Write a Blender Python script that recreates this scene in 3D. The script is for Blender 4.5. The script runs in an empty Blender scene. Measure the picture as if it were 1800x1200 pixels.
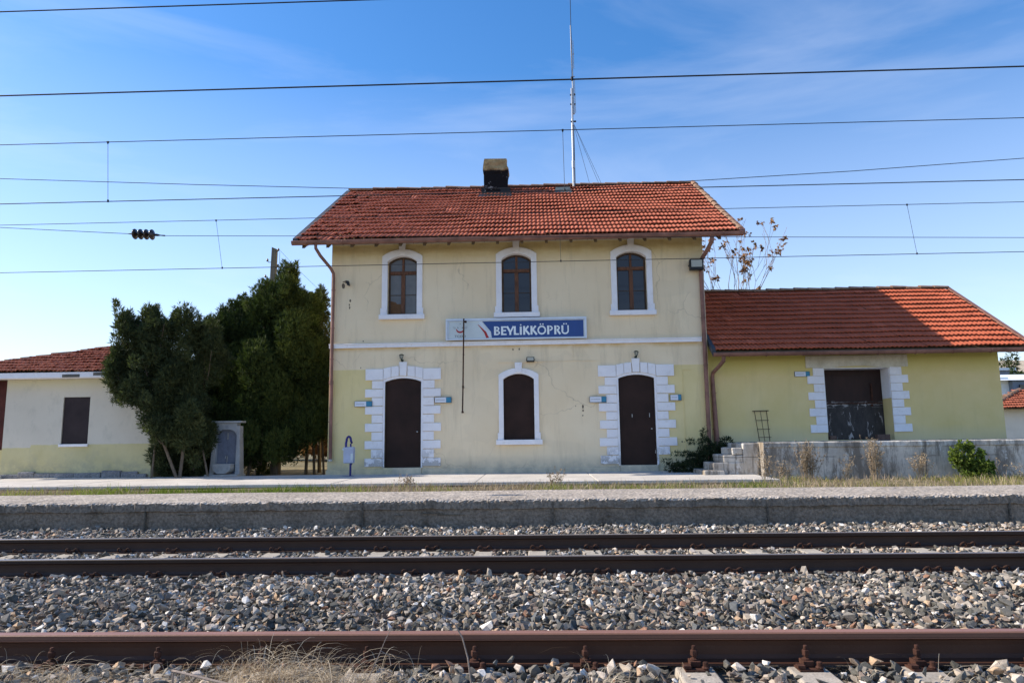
import bpy, math, random
import numpy as np
from mathutils import Vector
PI = math.pi
R = math.radians
random.seed(7)
rng = np.random.default_rng(11)
C = bpy.context.scene.collection
S = bpy.context.scene

# ---------------------------------------------------------------- camera
EYE = 1.05
cam = bpy.data.cameras.new('camera')
co = bpy.data.objects.new('camera', cam)
C.objects.link(co)
S.camera = co
FPX = 1250.0
cam.sensor_width = 36.0
cam.lens = FPX / 1800 * 36.0
cam.clip_end = 3000
cam.clip_start = 0.05
pit, yaw, rol = math.atan(176 / 1250), R(1.86), -0.0125
d = Vector((-math.sin(yaw) * math.cos(pit), math.cos(yaw) * math.cos(pit), math.sin(pit)))
r0 = Vector((math.cos(yaw), math.sin(yaw), 0))
u0 = r0.cross(d)
a = -rol
rr = r0 * math.cos(a) - u0 * math.sin(a)
uu = u0 * math.cos(a) + r0 * math.sin(a)
from mathutils import Matrix
mt = Matrix((rr, uu, -d)).transposed().to_4x4()
mt.translation = Vector((0, 0, EYE))
co.matrix_world = mt

# ---------------------------------------------------------------- light
SUN = Vector((-1.42, 0.17, 1.0)).normalized()
el = math.asin(SUN.z)
az = math.atan2(SUN.x, SUN.y)            # clockwise from +Y
S.view_settings.view_transform = 'Standard'
S.view_settings.look = 'None'
S.view_settings.exposure = 0.58
S.view_settings.gamma = 1.0
ld = bpy.data.lights.new('sun', 'SUN')
ld.energy = 4.9
ld.angle = R(0.5)
ld.color = (1.0, 0.90, 0.76)
lo = bpy.data.objects.new('sun', ld)
C.objects.link(lo)
lo.rotation_euler = SUN.to_track_quat('Z', 'Y').to_euler()
lo.location = (-20, 10, 30)

W = bpy.data.worlds.new('World')
S.world = W
W.use_nodes = True
nt = W.node_tree
for n in list(nt.nodes):
    nt.nodes.remove(n)


def N(t, kind, **kw):
    n = t.nodes.new(kind)
    for k, v in kw.items():
        if k.startswith('i_'):
            n.inputs[k[2:].replace('_', ' ')].default_value = v
        else:
            setattr(n, k, v)
    return n


out = N(nt, 'ShaderNodeOutputWorld')
bg = N(nt, 'ShaderNodeBackground')
sky = N(nt, 'ShaderNodeTexSky', sky_type='NISHITA', sun_disc=False, sun_elevation=el, sun_rotation=az % (2 * PI))
sky.altitude = 700
sky.air_density = 1.0
sky.dust_density = 0.55
sky.ozone_density = 2.2
bg.inputs['Strength'].default_value = 0.125
tc = N(nt, 'ShaderNodeTexCoord')
mp = N(nt, 'ShaderNodeMapping')
mp.inputs['Rotation'].default_value = (0, R(28), R(20))
mp.inputs['Scale'].default_value = (1.2, 1.5, 5.5)
nz = N(nt, 'ShaderNodeTexNoise', i_Scale=1.5, i_Detail=7.0, i_Roughness=0.55)
nz.inputs['Distortion'].default_value = 0.5
cr = N(nt, 'ShaderNodeValToRGB')
cr.color_ramp.elements[0].position = 0.53
cr.color_ramp.elements[0].color = (0, 0, 0, 1)
cr.color_ramp.elements[1].position = 0.85
cr.color_ramp.elements[1].color = (0.19, 0.19, 0.19, 1)
mx = N(nt, 'ShaderNodeMixRGB')
mx.inputs[2].default_value = (7.5, 7.6, 8.0, 1)
L = nt.links.new
L(tc.outputs['Generated'], mp.inputs[0])
L(mp.outputs[0], nz.inputs['Vector'])
L(nz.outputs[0], cr.inputs[0])
L(cr.outputs[0], mx.inputs[0])
hs = N(nt, 'ShaderNodeHueSaturation')
hs.inputs['Hue'].default_value = 0.503
hs.inputs['Saturation'].default_value = 1.30
hs.inputs['Value'].default_value = 1.28
L(sky.outputs[0], hs.inputs['Color'])
L(hs.outputs[0], mx.inputs[1])
sz = N(nt, 'ShaderNodeSeparateXYZ')
L(tc.outputs['Generated'], sz.inputs[0])
hz = N(nt, 'ShaderNodeMapRange')
hz.inputs['From Min'].default_value = 0.48
hz.inputs['From Max'].default_value = 0.0
hz.inputs['To Max'].default_value = 0.62
L(sz.outputs[2], hz.inputs[0])
m2 = N(nt, 'ShaderNodeMixRGB')
m2.inputs[2].default_value = (5.6, 5.9, 6.7, 1)     # thin ground haze in the sky
L(hz.outputs[0], m2.inputs[0])
L(mx.outputs[0], m2.inputs[1])
L(m2.outputs[0], bg.inputs[0])
L(bg.outputs[0], out.inputs[0])


# ---------------------------------------------------------------- materials
class Mat:
    """small helper for node materials; all textures use world position"""
    def __init__(s, name, rough=0.85, spec=0.25, metal=0.0):
        s.m = bpy.data.materials.new(name)
        s.m.use_nodes = True
        s.t = s.m.node_tree
        s.b = s.t.nodes['Principled BSDF']
        s.b.inputs['Roughness'].default_value = rough
        s.b.inputs['Specular IOR Level'].default_value = spec
        s.b.inputs['Metallic'].default_value = metal
        s.g = N(s.t, 'ShaderNodeNewGeometry')
        s.sep = N(s.t, 'ShaderNodeSeparateXYZ')
        s.t.links.new(s.g.outputs['Position'], s.sep.inputs[0])

    def L(s, a, b):
        s.t.links.new(a, b)

    def noise(s, scale, detail=4, rough=0.55, stretch=(1, 1, 1), dist=0.0):
        m = N(s.t, 'ShaderNodeMapping')
        m.inputs['Scale'].default_value = stretch
        n = N(s.t, 'ShaderNodeTexNoise', i_Scale=scale, i_Detail=detail, i_Roughness=rough)
        n.inputs['Distortion'].default_value = dist
        s.L(s.g.outputs['Position'], m.inputs[0])
        s.L(m.outputs[0], n.inputs['Vector'])
        return n.outputs[0]

    def ramp(s, f, stops, interp='LINEAR'):
        c = N(s.t, 'ShaderNodeValToRGB')
        e = c.color_ramp.elements
        while len(e) < len(stops):
            e.new(0.5)
        for k, (p, col) in enumerate(stops):
            e[k].position = p
            if isinstance(col, (int, float)):
                col = (col, col, col)
            e[k].color = (*col, 1)
        c.color_ramp.interpolation = interp
        s.L(f, c.inputs[0])
        return c.outputs[0]

    def mix(s, f, a, b, mode='MIX'):
        m = N(s.t, 'ShaderNodeMixRGB', blend_type=mode)
        for k, v in ((0, f), (1, a), (2, b)):
            if isinstance(v, (int, float)):
                m.inputs[k].default_value = v if k == 0 else (v, v, v, 1)
            elif isinstance(v, tuple):
                m.inputs[k].default_value = (*v, 1)
            else:
                s.L(v, m.inputs[k])
        return m.outputs[0]

    def math(s, op, a, b=0.0):
        m = N(s.t, 'ShaderNodeMath', operation=op)
        for k, v in ((0, a), (1, b)):
            if isinstance(v, (int, float)):
                m.inputs[k].default_value = v
            else:
                s.L(v, m.inputs[k])
        return m.outputs[0]

    def step(s, v, lo, hi):          # smooth 0..1 between lo and hi
        m = N(s.t, 'ShaderNodeMapRange')
        m.inputs['From Min'].default_value = lo
        m.inputs['From Max'].default_value = hi
        s.L(v, m.inputs[0])
        return m.outputs[0]

    def col(s, c):
        if isinstance(c, tuple):
            s.b.inputs['Base Color'].default_value = (*c, 1)
        else:
            s.L(c, s.b.inputs['Base Color'])
        return s

    def bump(s, h, dist=0.01, strength=0.6):
        b = N(s.t, 'ShaderNodeBump')
        b.inputs['Strength'].default_value = strength
        b.inputs['Distance'].default_value = dist
        s.L(h, b.inputs['Height'])
        s.L(b.outputs[0], s.b.inputs['Normal'])
        return s

    def attr(s, name):
        a = N(s.t, 'ShaderNodeAttribute')
        a.attribute_name = name
        return a.outputs['Fac']


def simple(name, col, rough=0.8, spec=0.25, metal=0.0, var=0.25, scale=6.0, bump=0.004, stretch=(1, 1, 1)):
    m = Mat(name, rough, spec, metal)
    n = m.noise(scale, 5, 0.6, stretch)
    lo = tuple(c * (1 - var) for c in col)
    hi = tuple(min(1, c * (1 + var)) for c in col)
    m.col(m.ramp(n, [(0.3, lo), (0.7, hi)]))
    m.bump(m.noise(scale * 9, 3), bump, 0.5)
    return m.m


def plaster_station():
    m = Mat('station_plaster', 0.92, 0.15)
    x, z = m.sep.outputs[0], m.sep.outputs[2]
    cream = m.ramp(m.noise(0.9, 5, 0.6), [(0.3, (0.81, 0.65, 0.43)), (0.7, (0.87, 0.72, 0.50))])
    yel = m.ramp(m.noise(1.3, 5, 0.6), [(0.3, (0.74, 0.60, 0.28)), (0.7, (0.81, 0.665, 0.35))])
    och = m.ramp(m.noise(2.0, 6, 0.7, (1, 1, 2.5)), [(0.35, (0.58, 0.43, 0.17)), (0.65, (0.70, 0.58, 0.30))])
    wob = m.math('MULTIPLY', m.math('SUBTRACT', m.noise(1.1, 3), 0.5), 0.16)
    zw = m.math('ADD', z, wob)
    # ochre strip under the eaves, blending in towards the top
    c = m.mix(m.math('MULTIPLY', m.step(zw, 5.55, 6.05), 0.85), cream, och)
    # yellow lower coat left of door one and right of door two
    left = m.step(x, -3.6, -3.62)
    right = m.step(x, 3.0, 3.02)
    lr = m.math('MAXIMUM', left, right)
    low = m.step(z, 2.925, 2.915)
    c = m.mix(m.math('MULTIPLY', lr, low), c, yel)
    # pale greenish repainting near the base
    c = m.mix(m.math('MULTIPLY', m.step(zw, 0.75, 0.35), 0.55), c, (0.60, 0.53, 0.40))
    # vertical streak stains and blotches
    st = m.ramp(m.noise(2.3, 6, 0.7, (2.2, 1, 0.25)), [(0.52, 0.0), (0.72, 1.0)])
    c = m.mix(m.math('MULTIPLY', st, 0.26), c, (0.36, 0.28, 0.17))
    sp = m.ramp(m.noise(7, 6, 0.75), [(0.66, 0.0), (0.74, 1.0)])
    c = m.mix(m.math('MULTIPLY', sp, 0.35), c, (0.42, 0.36, 0.24))
    # rust-ochre weathering just under the string course
    band = m.math('MULTIPLY', m.step(z, 3.36, 3.46), m.step(z, 3.62, 3.60))
    c = m.mix(m.math('MULTIPLY', band, m.ramp(m.noise(2.5, 5), [(0.4, 0.15), (0.6, 0.65)])), c, (0.55, 0.36, 0.13))
    # hairline cracks
    nv = N(m.t, 'ShaderNodeTexNoise', i_Scale=1.7, i_Detail=5.0)
    m.L(m.g.outputs['Position'], nv.inputs['Vector'])
    av = N(m.t, 'ShaderNodeVectorMath', operation='MULTIPLY_ADD')
    m.L(nv.outputs['Color'], av.inputs[0])
    av.inputs[1].default_value = (0.9, 0.0, 0.9)
    m.L(m.g.outputs['Position'], av.inputs[2])
    vo = N(m.t, 'ShaderNodeTexVoronoi', feature='DISTANCE_TO_EDGE')
    vo.inputs['Scale'].default_value = 0.42
    m.L(av.outputs[0], vo.inputs['Vector'])
    ck = m.step(vo.outputs['Distance'], 0.005, 0.0015)
    ck = m.math('MULTIPLY', ck, m.ramp(m.noise(0.7, 2), [(0.52, 0.0), (0.60, 0.32)]))
    c = m.mix(ck, c, (0.30, 0.23, 0.15))
    # patched repairs: slightly different tone with a definite edge
    pt = m.ramp(m.noise(0.55, 3, 0.5, (1, 1, 1), 0.8), [(0.585, 0.0), (0.595, 1.0)])
    c = m.mix(m.math('MULTIPLY', pt, 0.10), c, (0.50, 0.42, 0.30))
    dirt = m.math('MULTIPLY', m.step(zw, 0.72, 0.28), m.ramp(m.noise(3, 6, 0.7), [(0.4, 0.15), (0.65, 0.8)]))
    c = m.mix(dirt, c, (0.30, 0.29, 0.24))
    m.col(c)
    h = m.math('ADD', m.noise(1.6, 4), m.math('MULTIPLY', m.noise(45, 3), 0.25))
    m.bump(h, 0.02, 0.5)
    return m.m


def plaster_shed():
    m = Mat('shed_plaster', 0.92, 0.15)
    z = m.sep.outputs[2]
    yel = m.ramp(m.noise(1.0, 5, 0.6), [(0.3, (0.72, 0.565, 0.24)), (0.7, (0.79, 0.63, 0.31))])
    wob = m.math('MULTIPLY', m.math('SUBTRACT', m.noise(0.8, 3), 0.5), 0.3)
    zw = m.math('ADD', z, wob)
    c = m.mix(m.step(zw, 2.6, 3.1), yel, (0.60, 0.53, 0.16))
    c = m.mix(m.math('MULTIPLY', m.step(zw, 1.35, 1.0), 0.5), c, (0.55, 0.49, 0.35))
    st = m.ramp(m.noise(1.8, 6, 0.7, (2.2, 1, 0.25)), [(0.52, 0.0), (0.75, 1.0)])
    c = m.mix(m.math('MULTIPLY', st, 0.15), c, (0.35, 0.30, 0.15))
    m.col(c)
    m.bump(m.math('ADD', m.noise(1.6, 4), m.math('MULTIPLY', m.noise(45, 3), 0.25)), 0.02, 0.5)
    return m.m


def plaster_house():
    m = Mat('house_plaster', 0.92, 0.15)
    x, z = m.sep.outputs[0], m.sep.outputs[2]
    wh = m.ramp(m.noise(0.8, 5, 0.6), [(0.3, (0.58, 0.53, 0.44)), (0.7, (0.66, 0.61, 0.51))])
    gr = m.ramp(m.noise(1.6, 5, 0.6), [(0.3, (0.55, 0.48, 0.25)), (0.7, (0.64, 0.565, 0.32))])
    top = m.step(z, 2.45, 2.75)
    c = m.mix(m.math('MULTIPLY', top, 0.6), wh, (0.60, 0.56, 0.32))
    edge = m.math('ADD', m.math('MULTIPLY', m.step(x, -12.98, -12.96), 0.07), 1.05)
    lowm = N(m.t, 'ShaderNodeMath', operation='LESS_THAN')
    m.L(m.math('ADD', z, m.math('MULTIPLY', m.math('SUBTRACT', m.noise(5, 6, 0.7), 0.5), 0.05)), lowm.inputs[0])
    m.L(edge, lowm.inputs[1])
    c = m.mix(lowm.outputs[0], c, gr)
    dm = m.math('MULTIPLY', m.step(z, 0.9, 0.35), m.ramp(m.noise(4, 7, 0.75), [(0.45, 0.0), (0.6, 1.0)]))
    c = m.mix(m.math('MULTIPLY', dm, 0.6), c, (0.28, 0.27, 0.22))
    st = m.ramp(m.noise(3.5, 6, 0.7, (1, 1, 0.6)), [(0.52, 0.0), (0.70, 1.0)])
    c = m.mix(m.math('MULTIPLY', st, 0.32), c, (0.33, 0.33, 0.27))
    m.col(c)
    m.bump(m.math('ADD', m.noise(1.6, 4), m.math('MULTIPLY', m.noise(45, 3), 0.25)), 0.02, 0.5)
    return m.m


def tile_mat(name, base, dark):
    m = Mat(name, 0.8, 0.25)
    t = m.attr('tone')
    c = m.ramp(t, [(0.0, dark), (0.2, tuple(0.75 * p + 0.25 * q for p, q in zip(base, dark))), (0.4, base), (0.7, tuple(min(1, k * 1.10) for k in base)), (1.0, tuple(min(1, k * 1.35 + 0.02) for k in base))])
    n = m.ramp(m.noise(2.2, 6, 0.7), [(0.45, 0.0), (0.72, 1.0)])
    c = m.mix(m.math('MULTIPLY', n, 0.18), c, (0.14, 0.055, 0.035))
    n2 = m.ramp(m.noise(13, 5, 0.75), [(0.56, 0.0), (0.7, 1.0)])
    c = m.mix(m.math('MULTIPLY', n2, 0.20), c, (0.42, 0.30, 0.22))
    m.col(c)
    m.bump(m.noise(70, 3), 0.004, 0.6)
    return m.m


def stone_mat():
    m = Mat('ballast_stone', 0.9, 0.2)
    oi = N(m.t, 'ShaderNodeObjectInfo')
    c = m.ramp(oi.outputs['Random'], [
        (0.0, (0.10, 0.096, 0.083)), (0.17, (0.15, 0.14, 0.12)), (0.35, (0.22, 0.198, 0.167)),
        (0.49, (0.31, 0.27, 0.225)), (0.59, (0.22, 0.17, 0.135)), (0.69, (0.43, 0.36, 0.285)),
        (0.77, (0.58, 0.49, 0.40)), (0.85, (0.28, 0.155, 0.10)), (0.87, (0.48, 0.33, 0.21)),
        (0.91, (0.13, 0.135, 0.135)), (0.95, (0.72, 0.67, 0.60))], 'CONSTANT')
    tcn = N(m.t, 'ShaderNodeTexCoord')
    nn = N(m.t, 'ShaderNodeTexNoise', i_Scale=2.2, i_Detail=6.0, i_Roughness=0.7)
    m.L(tcn.outputs['Object'], nn.inputs['Vector'])
    v = m.ramp(nn.outputs[0], [(0.3, 0.72), (0.7, 1.25)])
    c = m.mix(1.0, c, v, 'MULTIPLY')
    m.col(c)
    n3 = N(m.t, 'ShaderNodeTexNoise', i_Scale=9.0, i_Detail=4.0)
    m.L(tcn.outputs['Object'], n3.inputs['Vector'])
    m.bump(n3.outputs[0], 0.004, 0.7)
    return m.m


def rail_mat(name, side, foot, highlight=None):
    m = Mat(name, 0.62, 0.35)
    z = m.sep.outputs[2]
    c = m.ramp(m.noise(6, 6, 0.7, (0.4, 1, 2)), [(0.35, tuple(k * 0.7 for k in side)), (0.7, side)])
    c = m.mix(m.step(z, -0.034, -0.052), c, foot)
    if highlight:  # highlights on the rail head, painted into its colour as lighter bands
        highlight_band = m.math('MULTIPLY', m.step(z, -0.030, -0.027), m.step(z, -0.010, -0.014))
        c = m.mix(m.math('MULTIPLY', highlight_band, 0.5), c, highlight)
        c = m.mix(m.math('MULTIPLY', m.step(z, -0.012, -0.006), 0.8), c, highlight)
        c = m.mix(m.math('MULTIPLY', m.math('MULTIPLY', m.step(z, -0.042, -0.038), m.step(z, -0.031, -0.034)), 0.9), c, highlight)  # light reflected from the stones, painted along the lower head edge
    sp = m.ramp(m.noise(30, 5, 0.7, (0.6, 1, 1)), [(0.6, 0.0), (0.75, 1.0)])
    c = m.mix(m.math('MULTIPLY', sp, 0.12), c, (0.20, 0.12, 0.08))
    m.col(c)
    m.bump(m.noise(60, 4), 0.003, 0.5)
    return m.m


def concrete_mat(name, col, stain, amt=0.6, scale=1.2, grain=60, bump=0.01, fine=0.3):
    m = Mat(name, 0.93, 0.15)
    a_ = m.ramp(m.noise(scale, 6, 0.65), [(0.3, tuple(k * 0.82 for k in col)), (0.7, tuple(min(1, k * 1.12) for k in col))])
    s_ = m.ramp(m.noise(scale * 2.6, 7, 0.72, (1, 1, 0.55)), [(0.48, 0.0), (0.68, 1.0)])
    c = m.mix(m.math('MULTIPLY', s_, amt), a_, stain)
    g = m.ramp(m.noise(grain, 3, 0.6), [(0.35, 1 - fine), (0.65, 1 + fine)])
    c = m.mix(1.0, c, g, 'MULTIPLY')
    m.col(c)
    m.bump(m.math('ADD', m.noise(scale * 4, 5), m.math('MULTIPLY', m.noise(grain, 3), 0.5)), bump, 0.7)
    return m.m


def dock_mat():
    m = Mat('dock_concrete', 0.93, 0.15)
    z = m.sep.outputs[2]
    a_ = m.ramp(m.noise(0.9, 6, 0.7), [(0.35, (0.43, 0.385, 0.33)), (0.62, (0.72, 0.665, 0.585))])
    s_ = m.ramp(m.noise(1.3, 9, 0.8, (1.6, 1, 0.5)), [(0.46, 0.0), (0.56, 1.0)])
    c = m.mix(m.math('MULTIPLY', s_, 0.8), a_, (0.17, 0.145, 0.12))
    d_ = m.ramp(m.noise(2.4, 6, 0.7, (2.2, 1, 0.22)), [(0.53, 0.0), (0.60, 1.0)])
    c = m.mix(m.math('MULTIPLY', d_, 0.65), c, (0.10, 0.085, 0.07))
    w_ = m.ramp(m.noise(3.2, 8, 0.8, (1, 1, 0.5)), [(0.57, 0.0), (0.61, 1.0)])
    c = m.mix(m.math('MULTIPLY', w_, 0.75), c, (0.74, 0.72, 0.68))
    r_ = m.ramp(m.noise(1.7, 5, 0.6, (1, 1, 0.5)), [(0.56, 0.0), (0.66, 1.0)])
    c = m.mix(m.math('MULTIPLY', r_, 0.4), c, (0.30, 0.22, 0.13))
    fl = m.math('MULTIPLY', m.step(m.math('ADD', z, m.math('MULTIPLY', m.noise(3, 5), 0.05)), 0.655, 0.662), m.step(m.math('ADD', z, m.math('MULTIPLY', m.noise(3, 5), 0.05)), 0.680, 0.673))
    c = m.mix(m.math('MULTIPLY', m.math('MULTIPLY', fl, m.ramp(m.noise(0.8, 3), [(0.5, 0.0), (0.56, 1.0)])), 0.6), c, (0.07, 0.06, 0.05))
    k_ = m.ramp(m.noise(6.0, 6, 0.8, (0.35, 1, 3)), [(0.62, 0.0), (0.68, 1.0)])
    c = m.mix(m.math('MULTIPLY', m.math('MULTIPLY', k_, m.step(z, 0.55, 0.8)), 0.45), c, (0.08, 0.075, 0.07))
    m.col(c)
    m.bump(m.math('ADD', m.noise(5, 5), m.math('MULTIPLY', m.noise(50, 3), 0.4)), 0.02, 0.7)
    return m.m


def foliage_mat(name, lo, mid, hi, trans=0.25, tint=(1.5, 1.6, 0.7)):
    m = Mat(name, 0.75, 0.2)
    t = m.attr('tone')
    c = m.ramp(t, [(0.0, lo), (0.5, mid), (1.0, hi)])
    n = m.ramp(m.noise(1.6, 4), [(0.3, 0.75), (0.7, 1.25)])
    c = m.mix(1.0, c, n, 'MULTIPLY')
    m.col(c)
    tr = N(m.t, 'ShaderNodeBsdfTranslucent')
    m.L(m.mix(1.0, c, tint, 'MULTIPLY'), tr.inputs[0])
    ms = N(m.t, 'ShaderNodeMixShader')
    ms.inputs[0].default_value = trans
    m.L(m.b.outputs[0], ms.inputs[1])
    m.L(tr.outputs[0], ms.inputs[2])
    o = [n_ for n_ in m.t.nodes if n_.type == 'OUTPUT_MATERIAL'][0]
    m.L(ms.outputs[0], o.inputs[0])
    return m.m


def ground_mat():
    m = Mat('earth_and_dry_grass', 0.95, 0.1)
    c = m.ramp(m.noise(0.7, 8, 0.7), [(0.3, (0.10, 0.085, 0.05)), (0.5, (0.20, 0.165, 0.095)), (0.7, (0.30, 0.25, 0.15))])
    n = m.ramp(m.noise(2.5, 7, 0.7), [(0.5, 0.0), (0.65, 1.0)])
    c = m.mix(m.math('MULTIPLY', n, 0.6), c, (0.06, 0.075, 0.03))
    m.col(c)
    m.bump(m.noise(14, 6, 0.7), 0.04, 0.8)
    return m.m


def shed_door_mat():
    m = Mat('peeling_door_paint', 0.6, 0.3)
    z = m.sep.outputs[2]
    c = m.ramp(m.noise(5, 5, 0.6, (1, 1, 0.3)), [(0.3, (0.022, 0.010, 0.008)), (0.7, (0.040, 0.017, 0.013))])
    g = m.ramp(m.noise(8, 6, 0.7, (1, 1, 0.5)), [(0.3, (0.025, 0.022, 0.022)), (0.7, (0.06, 0.052, 0.05))])
    low = m.step(m.math('ADD', z, m.math('MULTIPLY', m.noise(7, 4), 0.2)), 2.08, 2.02)
    c = m.mix(low, c, g)
    p = m.ramp(m.noise(9, 7, 0.75, (1.1, 1, 0.30), 0.6), [(0.585, 0.0), (0.62, 1.0)])
    p2 = m.ramp(m.noise(5, 7, 0.75, (0.5, 1, 3.0), 0.4), [(0.52, 0.0), (0.56, 1.0)])
    band = m.math('MULTIPLY', m.step(z, 1.80, 1.84), m.step(z, 1.96, 1.93))
    pl = m.math('MAXIMUM', m.math('MULTIPLY', p, low), m.math('MULTIPLY', p2, band))
    c = m.mix(pl, c, (0.40, 0.37, 0.36))
    m.col(c)
    m.bump(m.noise(30, 4), 0.004, 0.5)
    return m.m


def chimney_mat():
    m = Mat('sooty_chimney_plaster', 0.93, 0.1)
    z = m.sep.outputs[2]
    a_ = m.ramp(m.noise(4, 7, 0.7), [(0.3, (0.26, 0.17, 0.075)), (0.6, (0.44, 0.32, 0.16)), (0.8, (0.52, 0.42, 0.27))])
    k_ = m.ramp(m.noise(5, 7, 0.75, (2.5, 2.5, 0.6), 0.6), [(0.56, 0.0), (0.62, 1.0)])
    a_ = m.mix(m.math('MULTIPLY', k_, 0.6), a_, (0.09, 0.06, 0.035))
    b_ = m.ramp(m.noise(3.1, 7, 0.7, (1, 1, 1), 1.2), [(0.60, (0.014, 0.013, 0.014)), (0.63, (0.28, 0.27, 0.26))])
    zz = m.math('ADD', z, m.math('MULTIPLY', m.noise(4, 4), 0.14))
    c = m.mix(m.step(zz, 9.62, 9.68), b_, a_)
    m.col(c)
    m.bump(m.noise(9, 6), 0.03, 0.9)
    return m.m


MT = {}
MT['station_wall'] = plaster_station()
MT['shed_wall'] = plaster_shed()
MT['house_wall'] = plaster_house()
MT['tile'] = tile_mat('terracotta_roof_tile', (0.44, 0.125, 0.068), (0.33, 0.09, 0.05))
MT['tile_new'] = tile_mat('orange_roof_tile', (0.45, 0.11, 0.052), (0.34, 0.078, 0.038))
MT['tile_old'] = tile_mat('old_roof_tile', (0.34, 0.10, 0.055), (0.15, 0.06, 0.04))
MT['ridge'] = concrete_mat('ridge_tile', (0.33, 0.20, 0.13), (0.12, 0.08, 0.06), 0.6, 3, 40, 0.01)
def white_stone():
    m = Mat('white_painted_stone', 0.9, 0.15)
    z = m.sep.outputs[2]
    a_ = m.ramp(m.noise(2.5, 6, 0.65), [(0.3, (0.80, 0.775, 0.79)), (0.7, (0.90, 0.875, 0.88))])
    s_ = m.ramp(m.noise(5.5, 7, 0.75), [(0.56, 0.0), (0.70, 1.0)])
    c = m.mix(m.math('MULTIPLY', s_, 0.30), a_, (0.50, 0.44, 0.34))
    k_ = m.ramp(m.noise(22, 5, 0.8), [(0.66, 0.0), (0.70, 1.0)])
    c = m.mix(m.math('MULTIPLY', k_, 0.65), c, (0.30, 0.27, 0.24))
    low = m.step(z, 1.0, 0.55)
    b_ = m.ramp(m.noise(7, 6, 0.75), [(0.47, 0.0), (0.53, 1.0)])
    c = m.mix(m.math('MULTIPLY', m.math('MULTIPLY', b_, low), 0.75), c, (0.36, 0.34, 0.31))
    m.col(c)
    m.bump(m.math('ADD', m.noise(9, 5), m.math('MULTIPLY', b_, low)), 0.012, 0.7)
    return m.m


MT['white'] = white_stone()
MT['white_fresh'] = concrete_mat('white_painted_stone', (0.82, 0.83, 0.88), (0.50, 0.46, 0.38), 0.20, 2.2, 40, 0.008, 0.06)
MT['lintel'] = concrete_mat('cream_painted_stone', (0.66, 0.61, 0.50), (0.40, 0.33, 0.20), 0.45, 2.2, 40, 0.008, 0.06)
MT['gutter'] = simple('brown_gutter_metal', (0.235, 0.115, 0.085), 0.55, 0.35, 0, 0.35, 3, 0.004)
MT['soffit'] = simple('weathered_eave_board', (0.16, 0.12, 0.08), 0.9, 0.1, 0, 0.35, 4)
MT['verge'] = simple('dark_verge_flashing', (0.055, 0.06, 0.07), 0.7, 0.3, 0, 0.4, 4)
MT['door'] = simple('dark_brown_door_sheet', (0.030, 0.0145, 0.011), 0.6, 0.2, 0, 0.3, 2.0, 0.003)
MT['shutter'] = simple('dark_plum_shutter_sheet', (0.034, 0.024, 0.026), 0.65, 0.2, 0, 0.3, 2.0, 0.003)
MT['wood'] = simple('brown_window_wood', (0.13, 0.055, 0.028), 0.6, 0.3, 0, 0.45, 9, 0.004, (3, 3, 0.6))
MT['wood_dark'] = simple('dark_window_wood', (0.075, 0.045, 0.028), 0.7, 0.3, 0, 0.45, 9, 0.004, (3, 3, 0.6))
g_ = Mat('window_glass', 0.06, 0.5)
g_.col((0.010, 0.014, 0.026))
g_.bump(g_.noise(1.5, 2), 0.01, 0.25)
MT['glass'] = g_.m
g_ = Mat('dusty_window_glass', 0.18, 0.5)
g_.col(g_.ramp(g_.noise(3, 4), [(0.3, (0.10, 0.095, 0.095)), (0.7, (0.15, 0.145, 0.14))]))
MT['glass_dusty'] = g_.m
MT['card'] = simple('brown_cardboard', (0.16, 0.085, 0.045), 0.9, 0.1, 0, 0.2, 4)
MT['black'] = simple('black_paint', (0.015, 0.015, 0.016), 0.5, 0.3, 0, 0.2, 8, 0.001)
MT['rust'] = simple('rusty_iron', (0.062, 0.027, 0.018), 0.85, 0.2, 0, 0.5, 22, 0.004)
MT['rust_dark'] = simple('dark_rusty_iron', (0.055, 0.028, 0.02), 0.85, 0.2, 0, 0.5, 22, 0.004)
MT['steel'] = simple('galvanised_steel', (0.42, 0.42, 0.42), 0.45, 0.5, 0.6, 0.15, 10, 0.001)
MT['wire'] = simple('dark_copper_wire', (0.028, 0.028, 0.032), 0.6, 0.3, 0.3, 0.2, 3, 0.0)
MT['porcelain'] = simple('brown_glazed_porcelain', (0.035, 0.018, 0.014), 0.25, 0.5, 0, 0.2, 5, 0.0)
MT['blue'] = simple('blue_sign_film', (0.020, 0.065, 0.235), 0.45, 0.4, 0, 0.10, 3, 0.0)
MT['sign_white'] = simple('white_sign_film', (0.60, 0.66, 0.66), 0.45, 0.4, 0, 0.06, 3, 0.0)
MT['letter'] = simple('white_letter_film', (0.80, 0.86, 0.88), 0.5, 0.3, 0, 0.05, 3, 0.0)
MT['red'] = simple('red_sign_film', (0.42, 0.03, 0.035), 0.5, 0.3, 0, 0.05, 3, 0.0)
MT['grey_film'] = simple('grey_sign_film', (0.12, 0.15, 0.17), 0.5, 0.3, 0, 0.05, 3, 0.0)
MT['pale_grey'] = simple('pale_grey_film', (0.34, 0.37, 0.40), 0.5, 0.3, 0, 0.05, 3, 0.0)
MT['sign_frame'] = simple('white_sign_frame', (0.66, 0.72, 0.80), 0.5, 0.3, 0, 0.06, 3, 0.0)
MT['teal'] = simple('teal_plate_film', (0.035, 0.22, 0.36), 0.45, 0.4, 0, 0.08, 3, 0.0)
MT['plate_white'] = simple('white_plate_film', (0.72, 0.74, 0.80), 0.45, 0.4, 0, 0.05, 3, 0.0)
MT['bin_blue'] = simple('dark_blue_paint', (0.022, 0.020, 0.16), 0.5, 0.35, 0, 0.2, 8, 0.001)
MT['bin_grey'] = simple('pale_blue_grey_sheet', (0.42, 0.46, 0.58), 0.5, 0.35, 0, 0.12, 5, 0.001)
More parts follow.
